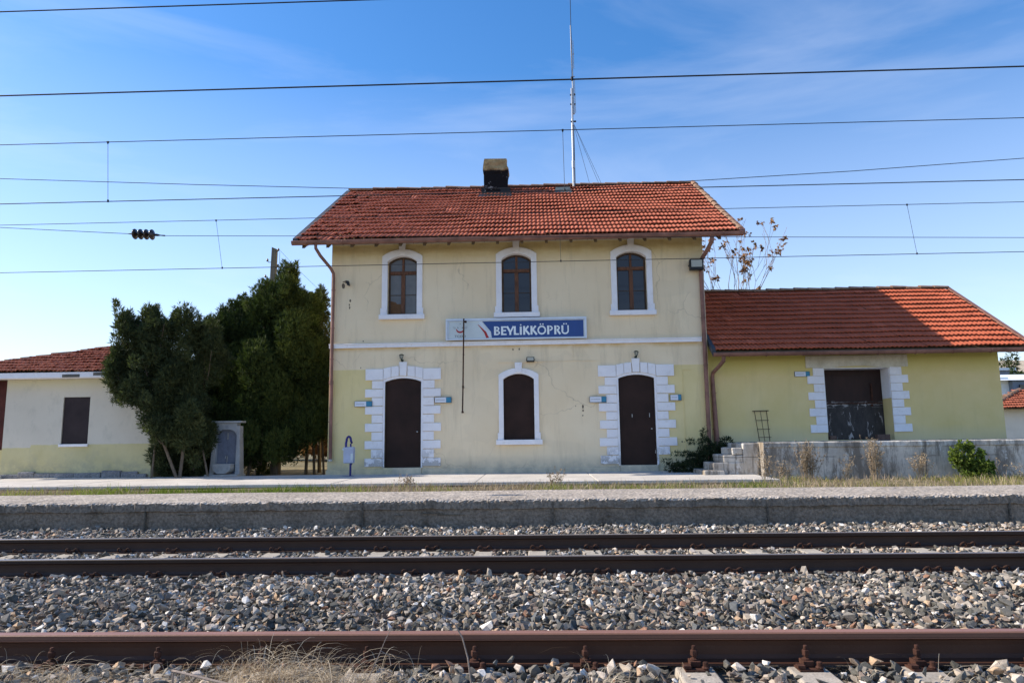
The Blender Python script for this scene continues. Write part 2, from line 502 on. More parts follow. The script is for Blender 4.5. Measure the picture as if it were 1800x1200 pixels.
MT['lamp_green'] = simple('dark_green_cast_iron', (0.035, 0.05, 0.035), 0.6, 0.3, 0, 0.2, 8, 0.001)
MT['lens'] = simple('frosted_lamp_glass', (0.40, 0.40, 0.34), 0.3, 0.5, 0, 0.08, 4, 0.0)
MT['marble'] = concrete_mat('grey_marble', (0.42, 0.42, 0.42), (0.22, 0.23, 0.25), 0.5, 3, 40, 0.004, 0.08)
MT['marble_blue'] = concrete_mat('blue_grey_marble', (0.20, 0.22, 0.28), (0.10, 0.11, 0.15), 0.5, 4, 40, 0.004, 0.08)
MT['dock'] = dock_mat()
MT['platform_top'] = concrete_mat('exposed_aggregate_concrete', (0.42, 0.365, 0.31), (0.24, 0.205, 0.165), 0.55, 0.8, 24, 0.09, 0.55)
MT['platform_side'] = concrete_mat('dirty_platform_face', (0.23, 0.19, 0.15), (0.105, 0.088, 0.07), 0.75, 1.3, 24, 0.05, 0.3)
MT['walk'] = concrete_mat('pale_walk_concrete', (0.55, 0.51, 0.46), (0.33, 0.31, 0.29), 0.45, 1.1, 50, 0.008, 0.12)
MT['kerb'] = concrete_mat('grey_kerb_concrete', (0.15, 0.14, 0.125), (0.06, 0.06, 0.05), 0.6, 2.0, 40, 0.02, 0.2)
MT['plinth'] = concrete_mat('rough_stone_plinth', (0.27, 0.26, 0.26), (0.12, 0.12, 0.12), 0.6, 3.5, 30, 0.05, 0.25)
MT['sleeper'] = concrete_mat('sleeper_concrete', (0.40, 0.36, 0.30), (0.24, 0.20, 0.16), 0.5, 5, 60, 0.004, 0.15)
MT['sleeper_pale'] = concrete_mat('pale_sleeper_concrete', (0.40, 0.355, 0.30), (0.24, 0.20, 0.16), 0.5, 4, 60, 0.006, 0.15)
MT['stone'] = stone_mat()
MT['bed'] = concrete_mat('ballast_bed', (0.15, 0.13, 0.105), (0.07, 0.06, 0.05), 0.6, 8, 30, 0.03, 0.4)
MT['rail_far'] = rail_mat('dark_rail_steel', (0.040, 0.019, 0.011), (0.055, 0.028, 0.018))
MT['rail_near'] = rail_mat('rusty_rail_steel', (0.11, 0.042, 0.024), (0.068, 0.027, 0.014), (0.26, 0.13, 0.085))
MT['rail_top'] = simple('worn_rail_head', (0.42, 0.37, 0.34), 0.38, 0.5, 0.7, 0.2, 5, 0.001, (0.2, 3, 1))
MT['rail_top_rust'] = simple('rusted_rail_head', (0.30, 0.15, 0.11), 0.5, 0.5, 0.2, 0.2, 5, 0.001, (0.2, 3, 1))
MT['ground'] = ground_mat()
MT['juniper'] = foliage_mat('juniper_foliage', (0.015, 0.026, 0.009), (0.044, 0.068, 0.019), (0.10, 0.125, 0.032), 0.15)
MT['juniper_grey'] = foliage_mat('grey_green_juniper_foliage', (0.020, 0.028, 0.013), (0.052, 0.068, 0.028), (0.12, 0.135, 0.055), 0.18)
MT['dark_bush'] = foliage_mat('dark_bush_foliage', (0.014, 0.022, 0.012), (0.03, 0.045, 0.018), (0.06, 0.07, 0.03), 0.12)
MT['shrub'] = foliage_mat('green_shrub_leaves', (0.05, 0.08, 0.018), (0.14, 0.20, 0.04), (0.30, 0.34, 0.09), 0.35)
MT['grass_green'] = foliage_mat('grass_blades', (0.08, 0.12, 0.02), (0.16, 0.21, 0.035), (0.28, 0.25, 0.09), 0.35)
MT['straw'] = foliage_mat('dry_straw', (0.26, 0.19, 0.12), (0.50, 0.40, 0.27), (0.76, 0.66, 0.50), 0.2, (1.1, 1.0, 0.85))
MT['weed'] = foliage_mat('dry_brown_weed', (0.20, 0.15, 0.10), (0.36, 0.28, 0.19), (0.52, 0.43, 0.31), 0.15, (1.1, 1.0, 0.8))
MT['dead_leaf'] = foliage_mat('dead_brown_leaves', (0.16, 0.08, 0.035), (0.30, 0.16, 0.07), (0.42, 0.26, 0.12), 0.3, (1.2, 1.0, 0.6))
MT['bark'] = simple('grey_brown_bark', (0.16, 0.125, 0.095), 0.95, 0.1, 0, 0.4, 12, 0.02, (3, 3, 0.5))
MT['twig'] = simple('pale_twig_bark', (0.30, 0.24, 0.20), 0.9, 0.1, 0, 0.3, 12, 0.004)
MT['pole_wood'] = simple('weathered_pole_wood', (0.17, 0.155, 0.12), 0.95, 0.1, 0, 0.3, 6, 0.01, (4, 4, 0.4))
MT['bag'] = simple('white_plastic_bag', (0.80, 0.82, 0.86), 0.4, 0.4, 0, 0.05, 5, 0.01)
MT['brick'] = simple('dark_brick', (0.13, 0.085, 0.07), 0.9, 0.1, 0, 0.4, 12, 0.01)
MT['shed_door'] = shed_door_mat()
MT['chimney'] = chimney_mat()
MT['far_white'] = simple('far_white_wall', (0.78, 0.74, 0.66), 0.9, 0.1, 0, 0.1, 1)
MT['far_metal'] = simple('white_cladding', (0.74, 0.78, 0.80), 0.6, 0.3, 0, 0.08, 1)
MT['far_grey'] = simple('slate_blue_cladding', (0.16, 0.20, 0.27), 0.6, 0.3, 0, 0.1, 1)
MT['hill'] = concrete_mat('dry_hillside', (0.42, 0.36, 0.27), (0.26, 0.22, 0.15), 0.6, 0.05, 1.2, 0.5, 0.15)


# ---------------------------------------------------------------- mesh helpers
ORG = {}


class MB:
    def __init__(s):
        s.v, s.f, s.mi, s.tone = [], [], [], None

    def add(s, vs, fs, mi=0):
        o = len(s.v)
        s.v.extend([tuple(p) for p in vs])
        s.f.extend([tuple(i + o for i in f) for f in fs])
        s.mi.extend([mi] * len(fs))
        return s

    def box(s, x0, x1, y0, y1, z0, z1, mi=0, j=0.0, taper=0.0):
        vs = [(x, y, z) for z in (z0, z1) for y in (y0, y1) for x in (x0, x1)]
        if taper:
            cx, cy = (x0 + x1) / 2, (y0 + y1) / 2
            vs = [(cx + (x - cx) * (1 - taper if z == z1 else 1), cy + (y - cy) * (1 - taper if z == z1 else 1), z) for x, y, z in vs]
        if j:
            vs = [(x + random.uniform(-j, j), y + random.uniform(-j, j), z + random.uniform(-j, j)) for x, y, z in vs]
        s.add(vs, [(0, 2, 3, 1), (4, 5, 7, 6), (0, 1, 5, 4), (2, 6, 7, 3), (0, 4, 6, 2), (1, 3, 7, 5)], mi)
        return s

    def prism(s, pts, y0, y1, mi=0):       # polygon in xz extruded along y (front at y0)
        n = len(pts)
        vs = [(x, y0, z) for x, z in pts] + [(x, y1, z) for x, z in pts]
        fs = [tuple(range(n)), tuple(range(2 * n - 1, n - 1, -1))]
        fs += [(i, i + n, (i + 1) % n + n, (i + 1) % n) for i in range(n)]
        return s.add(vs, fs, mi)

    def ext_x(s, pts, x0, x1, mi=0, segs=1, fmi=None):    # polygon in yz extruded along x
        n = len(pts)
        vs = []
        for k in range(segs + 1):
            x = x0 + (x1 - x0) * k / segs
            vs += [(x, y, z) for y, z in pts]
        fs = [tuple(range(n - 1, -1, -1)), tuple(range(segs * n, segs * n + n))]
        o = len(s.f)
        s.add(vs, fs, mi)
        base = len(s.v) - len(vs)
        for k in range(segs):
            for i in range(n):
                a_, b_ = k * n + i, k * n + (i + 1) % n
                s.f.append((base + a_, base + b_, base + b_ + n, base + a_ + n))
                s.mi.append(fmi[i] if fmi else mi)
        return s

    def ring(s, outer, inner, y0, y1, mi=0):     # open strip between two equal-length xz paths
        n = len(outer)
        vs = [(x, y0, z) for x, z in outer] + [(x, y0, z) for x, z in inner] + [(x, y1, z) for x, z in outer] + [(x, y1, z) for x, z in inner]
        fs = []
        for i in range(n - 1):
            fs += [(i, i + 1, n + i + 1, n + i), (2 * n + i, 3 * n + i, 3 * n + i + 1, 2 * n + i + 1),
                   (i, 2 * n + i, 2 * n + i + 1, i + 1), (n + i, n + i + 1, 3 * n + i + 1, 3 * n + i)]
        fs += [(0, n, 3 * n, 2 * n), (n - 1, 3 * n - 1, 4 * n - 1, 2 * n - 1)]
        return s.add(vs, fs, mi)

    def tube(s, pts, r, n=8, mi=0, caps=True):
        pts = [Vector(p) for p in pts]
        rs = r if isinstance(r, (list, tuple)) else [r] * len(pts)
        vs, fs = [], []
        up = Vector((0, 0, 1))
        prev = None
        for k, p in enumerate(pts):
            t = (pts[min(k + 1, len(pts) - 1)] - pts[max(k - 1, 0)]).normalized()
            if prev is None:
                a_ = t.cross(up)
                if a_.length < 1e-3:
                    a_ = t.cross(Vector((1, 0, 0)))
            else:
                a_ = prev - t * prev.dot(t)
            a_.normalize()
            prev = a_
            b_ = t.cross(a_)
            for i in range(n):
                q = 2 * PI * i / n
                vs.append(p + (a_ * math.cos(q) + b_ * math.sin(q)) * rs[k])
        for k in range(len(pts) - 1):
            for i in range(n):
                j = (i + 1) % n
                fs.append((k * n + i, k * n + j, k * n + n + j, k * n + n + i))
        if caps:
            fs += [tuple(range(n - 1, -1, -1)), tuple(range((len(pts) - 1) * n, len(pts) * n))]
        return s.add(vs, fs, mi)

    def lathe(s, c, prof, n=16, mi=0, axis='z'):
        vs, fs = [], []
        for (r_, h) in prof:
            for i in range(n):
                q = 2 * PI * i / n
                if axis == 'z':
                    vs.append((c[0] + r_ * math.cos(q), c[1] + r_ * math.sin(q), c[2] + h))
                elif axis == 'x':
                    vs.append((c[0] + h, c[1] + r_ * math.cos(q), c[2] + r_ * math.sin(q)))
                else:
                    vs.append((c[0] + r_ * math.cos(q), c[1] + h, c[2] + r_ * math.sin(q)))
        for k in range(len(prof) - 1):
            for i in range(n):
                j = (i + 1) % n
                fs.append((k * n + i, k * n + j, k * n + n + j, k * n + n + i))
        fs += [tuple(range(n - 1, -1, -1)), tuple(range((len(prof) - 1) * n, len(prof) * n))]
        return s.add(vs, fs, mi)

    def build(s, name, mat, parent=None, smooth=False, bevel=0.0, origin=None, tone=None):
        return link_mesh(name, s.v, s.f, mat, parent, smooth, bevel, origin, tone, s.mi)


def link_mesh(name, v, f, mat, parent=None, smooth=False, bevel=0.0, origin=None, tone=None, mi=None):
    org = Vector(ORG.get(parent.name, (0, 0, 0))) if parent else Vector(origin or (0, 0, 0))
    me = bpy.data.meshes.new(name)
    va = np.asarray(v, dtype=float) - np.array(org)
    fa = f if isinstance(f, np.ndarray) else None
    if fa is not None:
        me.vertices.add(len(va))
        me.vertices.foreach_set('co', va.astype(np.float32).ravel())
        k = fa.shape[1]
        me.loops.add(fa.size)
        me.loops.foreach_set('vertex_index', fa.astype(np.int32).ravel())
        me.polygons.add(len(fa))
        me.polygons.foreach_set('loop_start', np.arange(0, fa.size, k, dtype=np.int32))
        me.update(calc_edges=True)
    else:
        me.from_pydata([tuple(p) for p in va], [], f)
    mats = mat if isinstance(mat, (list, tuple)) else [mat]
    for m_ in mats:
        me.materials.append(m_)
    if mi and len(mats) > 1:
        me.polygons.foreach_set('material_index', mi)
    if smooth:
        me.polygons.foreach_set('use_smooth', [True] * len(me.polygons))
    if tone is not None:
        at = me.attributes.new('tone', 'FLOAT', 'POINT')
        at.data.foreach_set('value', np.asarray(tone, dtype=np.float32))
    me.update()
    o = bpy.data.objects.new(name, me)
    C.objects.link(o)
    if parent:
        o.parent = parent
    else:
        o.location = org
    ORG[o.name] = tuple(org)
    if bevel:
        b = o.modifiers.new('bevel', 'BEVEL')
        b.width = bevel
        b.segments = 2
        b.limit_method = 'ANGLE'
    return o


def tag(o, label=None, cat=None, group=None, kind=None):
    if label:
        o['label'] = label
    if cat:
        o['category'] = cat
    if group:
        o['group'] = group
    if kind:
        o['kind'] = kind
    return o


def thing(name, label, cat, loc, group=None):
    o = bpy.data.objects.new(name, None)
    o.empty_display_size = 0.2
    C.objects.link(o)
    o.location = loc
    ORG[o.name] = tuple(loc)
    return tag(o, label, cat, group)


def copy_tree(o, parent=None):
    c = o.copy()
    C.objects.link(c)
    if parent:
        c.parent = parent
    for ch in list(o.children):
        copy_tree(ch, c)
    return c


def struct(o):
    o['kind'] = 'structure'
    return o


def arc(x0, x1, zs, zc, n=10):
    """segmental arch points from (x0,zs) over crown zc to (x1,zs)"""
    w = (x1 - x0) / 2
    h = zc - zs
    rad = (w * w + h * h) / (2 * h)
    cz = zc - rad
    a0 = math.asin(w / rad)
    return [((x0 + x1) / 2 + rad * math.sin(-a0 + 2 * a0 * i / n), cz + rad * math.cos(-a0 + 2 * a0 * i / n)) for i in range(n + 1)]


def wall_with_holes(mb, x0, x1, z0, z1, y, thick, holes):
    """front wall slab made of cells round rectangular holes, with reveals"""
    xs = sorted({x0, x1, *[h[0] for h in holes], *[h[1] for h in holes]})
    zs = sorted({z0, z1, *[h[2] for h in holes], *[h[3] for h in holes]})
    for i in range(len(xs) - 1):
        for k in range(len(zs) - 1):
            cx, cz = (xs[i] + xs[i + 1]) / 2, (zs[k] + zs[k + 1]) / 2
            if any(h[0] < cx < h[1] and h[2] < cz < h[3] for h in holes):
                continue
            mb.add([(xs[i], y, zs[k]), (xs[i + 1], y, zs[k]), (xs[i + 1], y, zs[k + 1]), (xs[i], y, zs[k + 1])], [(0, 1, 2, 3)])
    for hx0, hx1, hz0, hz1 in holes:
        b = y + thick
        mb.add([(hx0, y, hz0), (hx0, b, hz0), (hx0, b, hz1), (hx0, y, hz1)], [(0, 1, 2, 3)])
        mb.add([(hx1, y, hz0), (hx1, y, hz1), (hx1, b, hz1), (hx1, b, hz0)], [(0, 1, 2, 3)])
        mb.add([(hx0, y, hz1), (hx0, b, hz1), (hx1, b, hz1), (hx1, y, hz1)], [(0, 1, 2, 3)])
        mb.add([(hx0, y, hz0), (hx1, y, hz0), (hx1, b, hz0), (hx0, b, hz0)], [(0, 1, 2, 3)])


def sag(x, y, s=1.0):
    return s * (0.5 * math.sin(1.3 * x + 2 * y) + 0.3 * math.sin(2.9 * x - 1.7 * y + 1) + 0.2 * math.sin(5.3 * x + 3.1 * y))


def tile_roof(name, mat, parent, x0, x1, ye, ze, yr, zr, rows, xr=None, mess=1.0, warp=0.02, mess_fn=None):
    """pressed clay tiles laid in rows on a slope from eave (ye, ze) to ridge (yr, zr)"""
    sl = math.hypot(yr - ye, zr - ze)
    cy, cz = (yr - ye) / sl, (zr - ze) / sl       # up-slope direction
    sgn = 1 if yr > ye else -1
    ny, nz_ = -cz * sgn * 1.0, abs(cy)            # outward normal
    E_ = sl / rows
    tw = 0.22
    V, F, T = [], [], []
    ns = 12
    for r_ in range(rows):
        f0 = r_ / rows
        a0 = x0 + ((xr[0] - x0) * f0 if xr else 0)
        a1 = x1 + ((xr[1] - x1) * f0 if xr else 0)
        nt_ = max(1, int(round((a1 - a0) / tw)))
        for t in range(nt_):
            u0_ = a0 + (a1 - a0) * t / nt_
            u1_ = a0 + (a1 - a0) * (t + 1) / nt_
            um = (u0_ + u1_) / 2
            m_ = mess * (mess_fn(um, f0) if mess_fn else 1.0)
            dv = random.gauss(0, 0.006) * m_
            dh = random.gauss(0, 0.0030) * m_
            tilt = random.gauss(0, 0.006) * m_
            if random.random() < 0.012 * m_:
                dv -= random.uniform(0.03, 0.09)
                dh += 0.012
            if random.random() < 0.006 * m_:
                dh -= 0.03
            tone = random.betavariate(4.5, 4.8)
            v0 = r_ * E_ + dv - 0.02
            v1 = (r_ + 1) * E_ + 0.03
            o = len(V)
            w = sag(um, v0, warp)
            for j in range(ns + 1):
                q = j / ns
                u = u0_ + (u1_ - u0_) * q
                p = 0.029 * (0.5 - 0.5 * math.cos(4 * PI * q)) ** 0.8
                tl = tilt * (q - 0.5) * 2
                for (v, h) in ((v0 + 0.004, p * 0.95 + 0.034 + dh + tl), (v0 - 0.002, p + 0.060 + dh + tl), (v0 + 0.014, p + 0.066 + dh + tl), (v1, p * 0.9 + 0.004)):
                    hh = h + w
                    V.append((u, ye + cy * v + ny * hh, ze + cz * v + nz_ * hh))
                    T.append(tone)
            for j in range(ns):
                for k in range(3):
                    b_ = o + j * 4 + k
                    F.append((b_, b_ + 4, b_ + 5, b_ + 1))
    return link_mesh(name, np.array(V), np.array(F), mat, parent, False, 0, None, T)


def ridge_caps(name, mat, parent, p0, p1, n, r=0.11, jit=0.01):
    m = MB()
    p0, p1 = Vector(p0), Vector(p1)
    ax = (p1 - p0).normalized()
    side = ax.cross(Vector((0, 0, 1))).normalized()
    up = side.cross(ax)
    for k in range(n):
        a_, b_ = p0 + (p1 - p0) * (k / n), p0 + (p1 - p0) * ((k + 1.08) / n)
        dz = sag(a_.x * 0.8, a_.y, 0.012) + random.gauss(0, jit)
        vs, ns = [], 8
        for (p, rad) in ((a_, r * 1.22), (b_, r * 0.92)):
            for th in (rad, rad - 0.02):
                for i in range(ns + 1):
                    q = PI * i / ns
                    vs.append(p + side * math.cos(q) * th + up * (math.sin(q) * th * 0.8 + dz))
        w = ns + 1
        fs = []
        for i in range(ns):
            fs += [(i, i + 1, 2 * w + i + 1, 2 * w + i), (w + i, 3 * w + i, 3 * w + i + 1, w + i + 1), (i, w + i, w + i + 1, i + 1),
                   (2 * w + i, 2 * w + i + 1, 3 * w + i + 1, 3 * w + i)]
        m.add(vs, fs)
    return m.build(name, mat, parent)


def gutter(name, parent, x0, x1, y, z, r=0.075, drop=0.0):
    m = MB()
    n = 8
    pts = []
    for i in range(n + 1):
        q = PI + PI * i / n
        pts.append((y + r * math.cos(q), z + r * math.sin(q)))
    pts = [(y - r - 0.008, z + 0.012)] + pts + [(y + r, z + 0.02)]
    inner = [(yy + (0.01 if k < len(pts) / 2 else -0.01), zz + 0.012) for k, (yy, zz) in enumerate(pts)]
    m.ext_x(pts + inner[::-1], x0, x1, segs=1)
    for k in range(int((x1 - x0) / 0.9)):
        x = x0 + 0.4 + k * 0.9
        m.tube([(x, y - r - 0.012, z + 0.01)] + [(x, y + (r + 0.012) * math.cos(PI + PI * i / 6), z + (r + 0.012) * math.sin(PI + PI * i / 6)) for i in range(7)], 0.008, 5)
    for x in (x0 + (x1 - x0) * 0.33, x0 + (x1 - x0) * 0.66):
        m.tube([(x + s_, y + (r + 0.004) * math.cos(PI + PI * i / 8), z + (r + 0.004) * math.sin(PI + PI * i / 8)) for s_ in (0,) for i in range(9)], 0.012, 5)
    return m.build(name, MT['gutter'], parent)


def rot_pts(pts, c, ang):
    ca, sa = math.cos(ang), math.sin(ang)
    return [(c[0] + (x - c[0]) * ca - (y - c[1]) * sa, c[1] + (x - c[0]) * sa + (y - c[1]) * ca) for x, y in pts]


# ================================================================ SETTING
# terrain: one sheet reaching the horizon, low in the track bed, higher behind the platform
ys = [-400, -60, -20, 0, 5, 10.2, 10.9, 11.5, 12.1, 14.4, 17, 22, 30, 45, 80, 160, 400, 900]
zs_ = [-0.4, -0.4, -0.35, -0.3, -0.28, -0.28, -0.2, 0.08, 0.13, 0.165, 0.16, 0.2, 0.25, 0.3, 0.3, 0.3, 0.3, 0.3]
xs_ = [-900, -300, -120, -60] + list(np.linspace(-30, 30, 61)) + [60, 120, 300, 900]
V, F = [], []
for j, y in enumerate(ys):
    for x in xs_:
        V.append((x, y, zs_[j] + (random.uniform(-0.02, 0.02) if 12 < y < 80 else 0)))
nx = len(xs_)
for j in range(len(ys) - 1):
    for i in range(nx - 1):
        F.append((j * nx + i, j * nx + i + 1, j * nx + nx + i + 1, j * nx + nx + i))
struct(link_mesh('ground', V, F, MT['ground'], smooth=True))

# ballast bed under the loose stones
m = MB()
prof = [(1.2, -0.26), (2.2, -0.22), (4.9, -0.20), (5.4, -0.165), (6.0, -0.18), (9.2, -0.20), (10.5, -0.18), (10.6, -0.3)]
V, F = [], []
for (y, z) in prof:
    for x in (-40, 40):
        V.append((x, y, z))
for k in range(len(prof) - 1):
    F.append((2 * k, 2 * k + 1, 2 * k + 3, 2 * k + 2))
struct(link_mesh('ballast_bed', V, F, MT['bed']))

# platform slab with a crumbling exposed-aggregate edge
V, F = [], []
xs = np.arange(-26, 26.01, 0.028)
nprof = 9
for i, x in enumerate(xs):
    e = 0.016 * math.sin(x * 3.1) + 0.014 * math.sin(x * 7.7 + 1) + 0.010 * math.sin(x * 19.0) + random.gauss(0, 0.014)
    e2 = 0.03 * math.sin(x * 1.3 + 2) + random.gauss(0, 0.008)
    dz = 0.004 * math.sin(x * 0.9)
    for (y, z) in ((10.52, -0.3), (10.50, 0.05), (10.495, 0.085), (10.47 - 0.2 * e, 0.10 + 0.3 * e), (10.475 - 0.3 * e, 0.198 + 0.6 * e), (10.50 + 0.9 * e, 0.226 + 0.35 * e), (10.60 + 0.4 * e, 0.234 + 0.1 * e), (11.3, 0.238 + dz), (12.18 + 0.8 * e2, 0.243 + dz)):
        V.append((x, y, z))
    V.append((x, 12.20 + 0.8 * e2, 0.0))
npf = 10
F, MI = [], []
for i in range(len(xs) - 1):
    for k in range(npf - 1):
        F.append((i * npf + k, (i + 1) * npf + k, (i + 1) * npf + k + 1, i * npf + k + 1))
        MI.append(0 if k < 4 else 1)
struct(link_mesh('platform', V, F, [MT['platform_side'], MT['platform_top']], mi=MI, smooth=False))
m = MB()
for k in range(-8, 9):
    xj = 0.35 + k * 3.1 + random.uniform(-.3, .3)
    m.box(xj, xj + 0.018, 10.462, 10.50, -0.25, 0.19, j=0.004)
for k in range(26):
    xj, zj = random.uniform(-11, 11), random.uniform(-0.02, 0.16)
    m.box(xj, xj + random.uniform(0.1, 0.5), 10.485, 10.50, zj, zj + 0.006, j=0.004)
struct(m.build('platform_joint', MT['bed']))
# pebbles broken out along the platform edge come with the ballast below

# raised concrete walk in front of the houses
m = MB()
x = -32.0
while x < 4.85:
    x2 = min(x + random.uniform(2.2, 3.2), 4.85)
    dy = random.uniform(-0.02, 0.02)
    dz = random.uniform(-0.004, 0.004)
    yf_ = 14.60 + dy
    m.add([(x, yf_, 0.185), (x2 - 0.012, yf_, 0.185), (x2 - 0.012, 18.0, 0.185), (x, 18.0, 0.185),
           (x, yf_, 0.250 + dz), (x2 - 0.012, yf_, 0.250 + dz), (x2 - 0.012, 18.0, 0.284 + dz), (x, 18.0, 0.284 + dz)],
          [(0, 3, 2, 1), (4, 5, 6, 7), (0, 1, 5, 4), (0, 4, 7, 3), (1, 2, 6, 5), (2, 3, 7, 6)])
    x = x2
struct(m.build('walkway', MT['walk'], bevel=0.012))
m = MB()
x = -32.0
while x < 4.85:
    x2 = min(x + random.uniform(0.7, 1.1), 4.85)
    m.box(x, x2 - 0.01, 14.64 + random.uniform(-0.015, 0.015), 14.80, -0.05, 0.1845, j=0.0)
    x = x2
struct(m.build('kerb', MT['kerb'], bevel=0.01))

# hillside far to the right
V, F = [], []
for j in range(14):
    for i in range(41):
        x = -60 + i * 12
        y = 150 + j * 18
        hh = 23 * (1 - math.exp(-j / 1.5)) * (1 / (1 + math.exp(-(x - 62) / 14)))
        V.append((x, y, 0.2 + hh * (1 + 0.12 * math.sin(x * 0.07 + j)) + random.uniform(-.4, .4)))
for j in range(13):
    for i in range(40):
        F.append((j * 41 + i, j * 41 + i + 1, j * 41 + 42 + i, j * 41 + 41 + i))
struct(link_mesh('hillside', V, F, MT['hill'], smooth=True))

# ================================================================ RAILWAY
def rail_profile(y, s=1.0):
    # half profile (dy, z) from the head down; symmetrical
    h = [(0.030, -0.001), (0.036, -0.008), (0.036, -0.036), (0.012, -0.050), (0.0085, -0.075), (0.0085, -0.120), (0.020, -0.140), (0.070, -0.151), (0.072, -0.162)]
    h = [(a_ * s, b_) for a_, b_ in h]
    left = [(y - a_, b_) for a_, b_ in h]
    right = [(y + a_, b_) for a_, b_ in h][::-1]
    top = [(y + 0.014, 0.0005), (y - 0.014, 0.0005)]
    return left + right + top


def make_rail(y, label, side, top, group=None):
    t = thing('rail', label, 'rail', (0, y, -0.162), group)
    pts = rail_profile(y)
    n = len(pts)
    fmi = [0] * n
    fmi[n - 3] = 1
    fmi[n - 2] = 1
    fmi[n - 1] = 1
    m = MB()
    m.ext_x(pts, -34, 34, 0, 1, fmi)
    o = m.build('rail_section', [side, top], t)
    return t


make_rail(8.32, 'dark steel rail nearest the platform, farthest of the three rails', MT['rail_far'], MT['rail_top'])
make_rail(6.82, 'dark steel rail between the platform rail and the broad stone bed', MT['rail_far'], MT['rail_top'])
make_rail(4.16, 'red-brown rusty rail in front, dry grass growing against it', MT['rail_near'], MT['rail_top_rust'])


def sleeper_mesh(x, yc, half, zt, mb):
    w, w2 = 0.10, 0.13
    pts = [(x - w2, zt - 0.18), (x - w, zt), (x + w, zt), (x + w2, zt - 0.18)]
    mb.prism(pts, yc - half, yc + half)


def clip_far(mb, x, y, sgn):
    # bent spring clip with its cast shoulder
    mb.box(x - 0.022, x + 0.022, y + sgn * 0.076 - 0.012, y + sgn * 0.076 + 0.012, -0.158, -0.120)
    for s2 in (-1, 1):
        pts = []
        for i in range(8):
            q = PI * i / 7
            pts.append((x + s2 * (0.022 + 0.028 * (1 - math.cos(q))), y + sgn * (0.062 + 0.03 * math.sin(q)), -0.140 + 0.034 * math.sin(q)))
        mb.tube(pts, 0.0085, 6)
    mb.box(x - 0.06, x + 0.06, y + sgn * 0.08 - 0.03, y + sgn * 0.08 + 0.02, -0.163, -0.155)


def clip_near(mb, x, y, sgn):
    # base plate, clamp and coach bolt with nut
    mb.box(x - 0.062, x + 0.062, y + sgn * 0.05, y + sgn * 0.165, -0.168, -0.156)
    yb = y + sgn * 0.088
    mb.box(x - 0.028, x + 0.028, y + sgn * 0.055, y + sgn * 0.125, -0.153, -0.126)
    mb.lathe((x, yb, -0.126), [(0.022, 0), (0.022, 0.008), (0.012, 0.009), (0.012, 0.022)], 10)
    mb.lathe((x, yb, -0.104), [(0.020, 0), (0.0205, 0.010), (0.0205, 0.026), (0.018, 0.030)], 6)
    mb.lathe((x, yb, -0.074), [(0.0115, 0), (0.0115, 0.018), (0.009, 0.022)], 8)
    mb.lathe((x + 0.048, y + sgn * 0.145, -0.153), [(0.022, 0), (0.022, 0.006), (0.015, 0.010), (0.015, 0.03), (0.010, 0.033)], 8)
    mb.box(x - 0.07, x - 0.03, y + sgn * 0.12, y + sgn * 0.16, -0.153, -0.137)


P_FAR = 0.594
X_FAR0 = -0.01           # phase of the far sleepers
far_x = [X_FAR0 + P_FAR * k for k in range(-14, 13)]
near_x = [0.245 + P_FAR * k for k in range(-8, 7)]
proto = thing('sleeper', 'x', 'sleeper', (0, 7.57, -0.163), 'concrete sleepers of the far track')
mb = MB()
sleeper_mesh(0, 7.57, 1.2, -0.163, mb)
mb.build('sleeper_block', MT['sleeper'], proto, bevel=0.01)
for yr_ in (6.82, 8.32):
    for sg in (-1, 1):
        mb = MB()
        clip_far(mb, 0, yr_, sg)
        mb.build('rail_clip', MT['rust_dark'], proto)
ORDW = ['first', 'second', 'third', 'fourth', 'fifth', 'sixth', 'seventh', 'eighth', 'ninth', 'tenth', 'eleventh', 'twelfth', 'thirteenth', 'fourteenth', 'fifteenth', 'sixteenth', 'seventeenth', 'eighteenth', 'nineteenth', 'twentieth', 'twenty-first', 'twenty-second', 'twenty-third', 'twenty-fourth', 'twenty-fifth', 'twenty-sixth', 'twenty-seventh', 'twenty-eighth', 'twenty-ninth', 'thirtieth', 'thirty-first', 'thirty-second', 'thirty-third', 'thirty-fourth', 'thirty-fifth', 'thirty-sixth', 'thirty-seventh']
FS_GROUP = 'concrete sleepers of the far track'
vis = [x for x in far_x if -6.75 < x < 5.75]
for k, x in enumerate(far_x):
    o = proto if k == 0 else copy_tree(proto)
    o.location = (x + random.uniform(-0.012, 0.012), 7.57 + random.uniform(-0.02, 0.02), -0.163)
    o.rotation_euler = (0, 0, random.uniform(-0.008, 0.008))
    if x in vis:
        i = vis.index(x)
        o['label'] = 'concrete sleeper between the two platform-side rails, %s from the left' % ORDW[i]
    else:
        nb_ = sum(1 for v_ in far_x if v_ not in vis and (v_ < 0) == (x < 0) and abs(v_) <= abs(x))
        o['label'] = 'concrete sleeper of the platform-side track, %s beyond the %s edge of view' % (ORDW[nb_ - 1], 'left' if x < 0 else 'right')

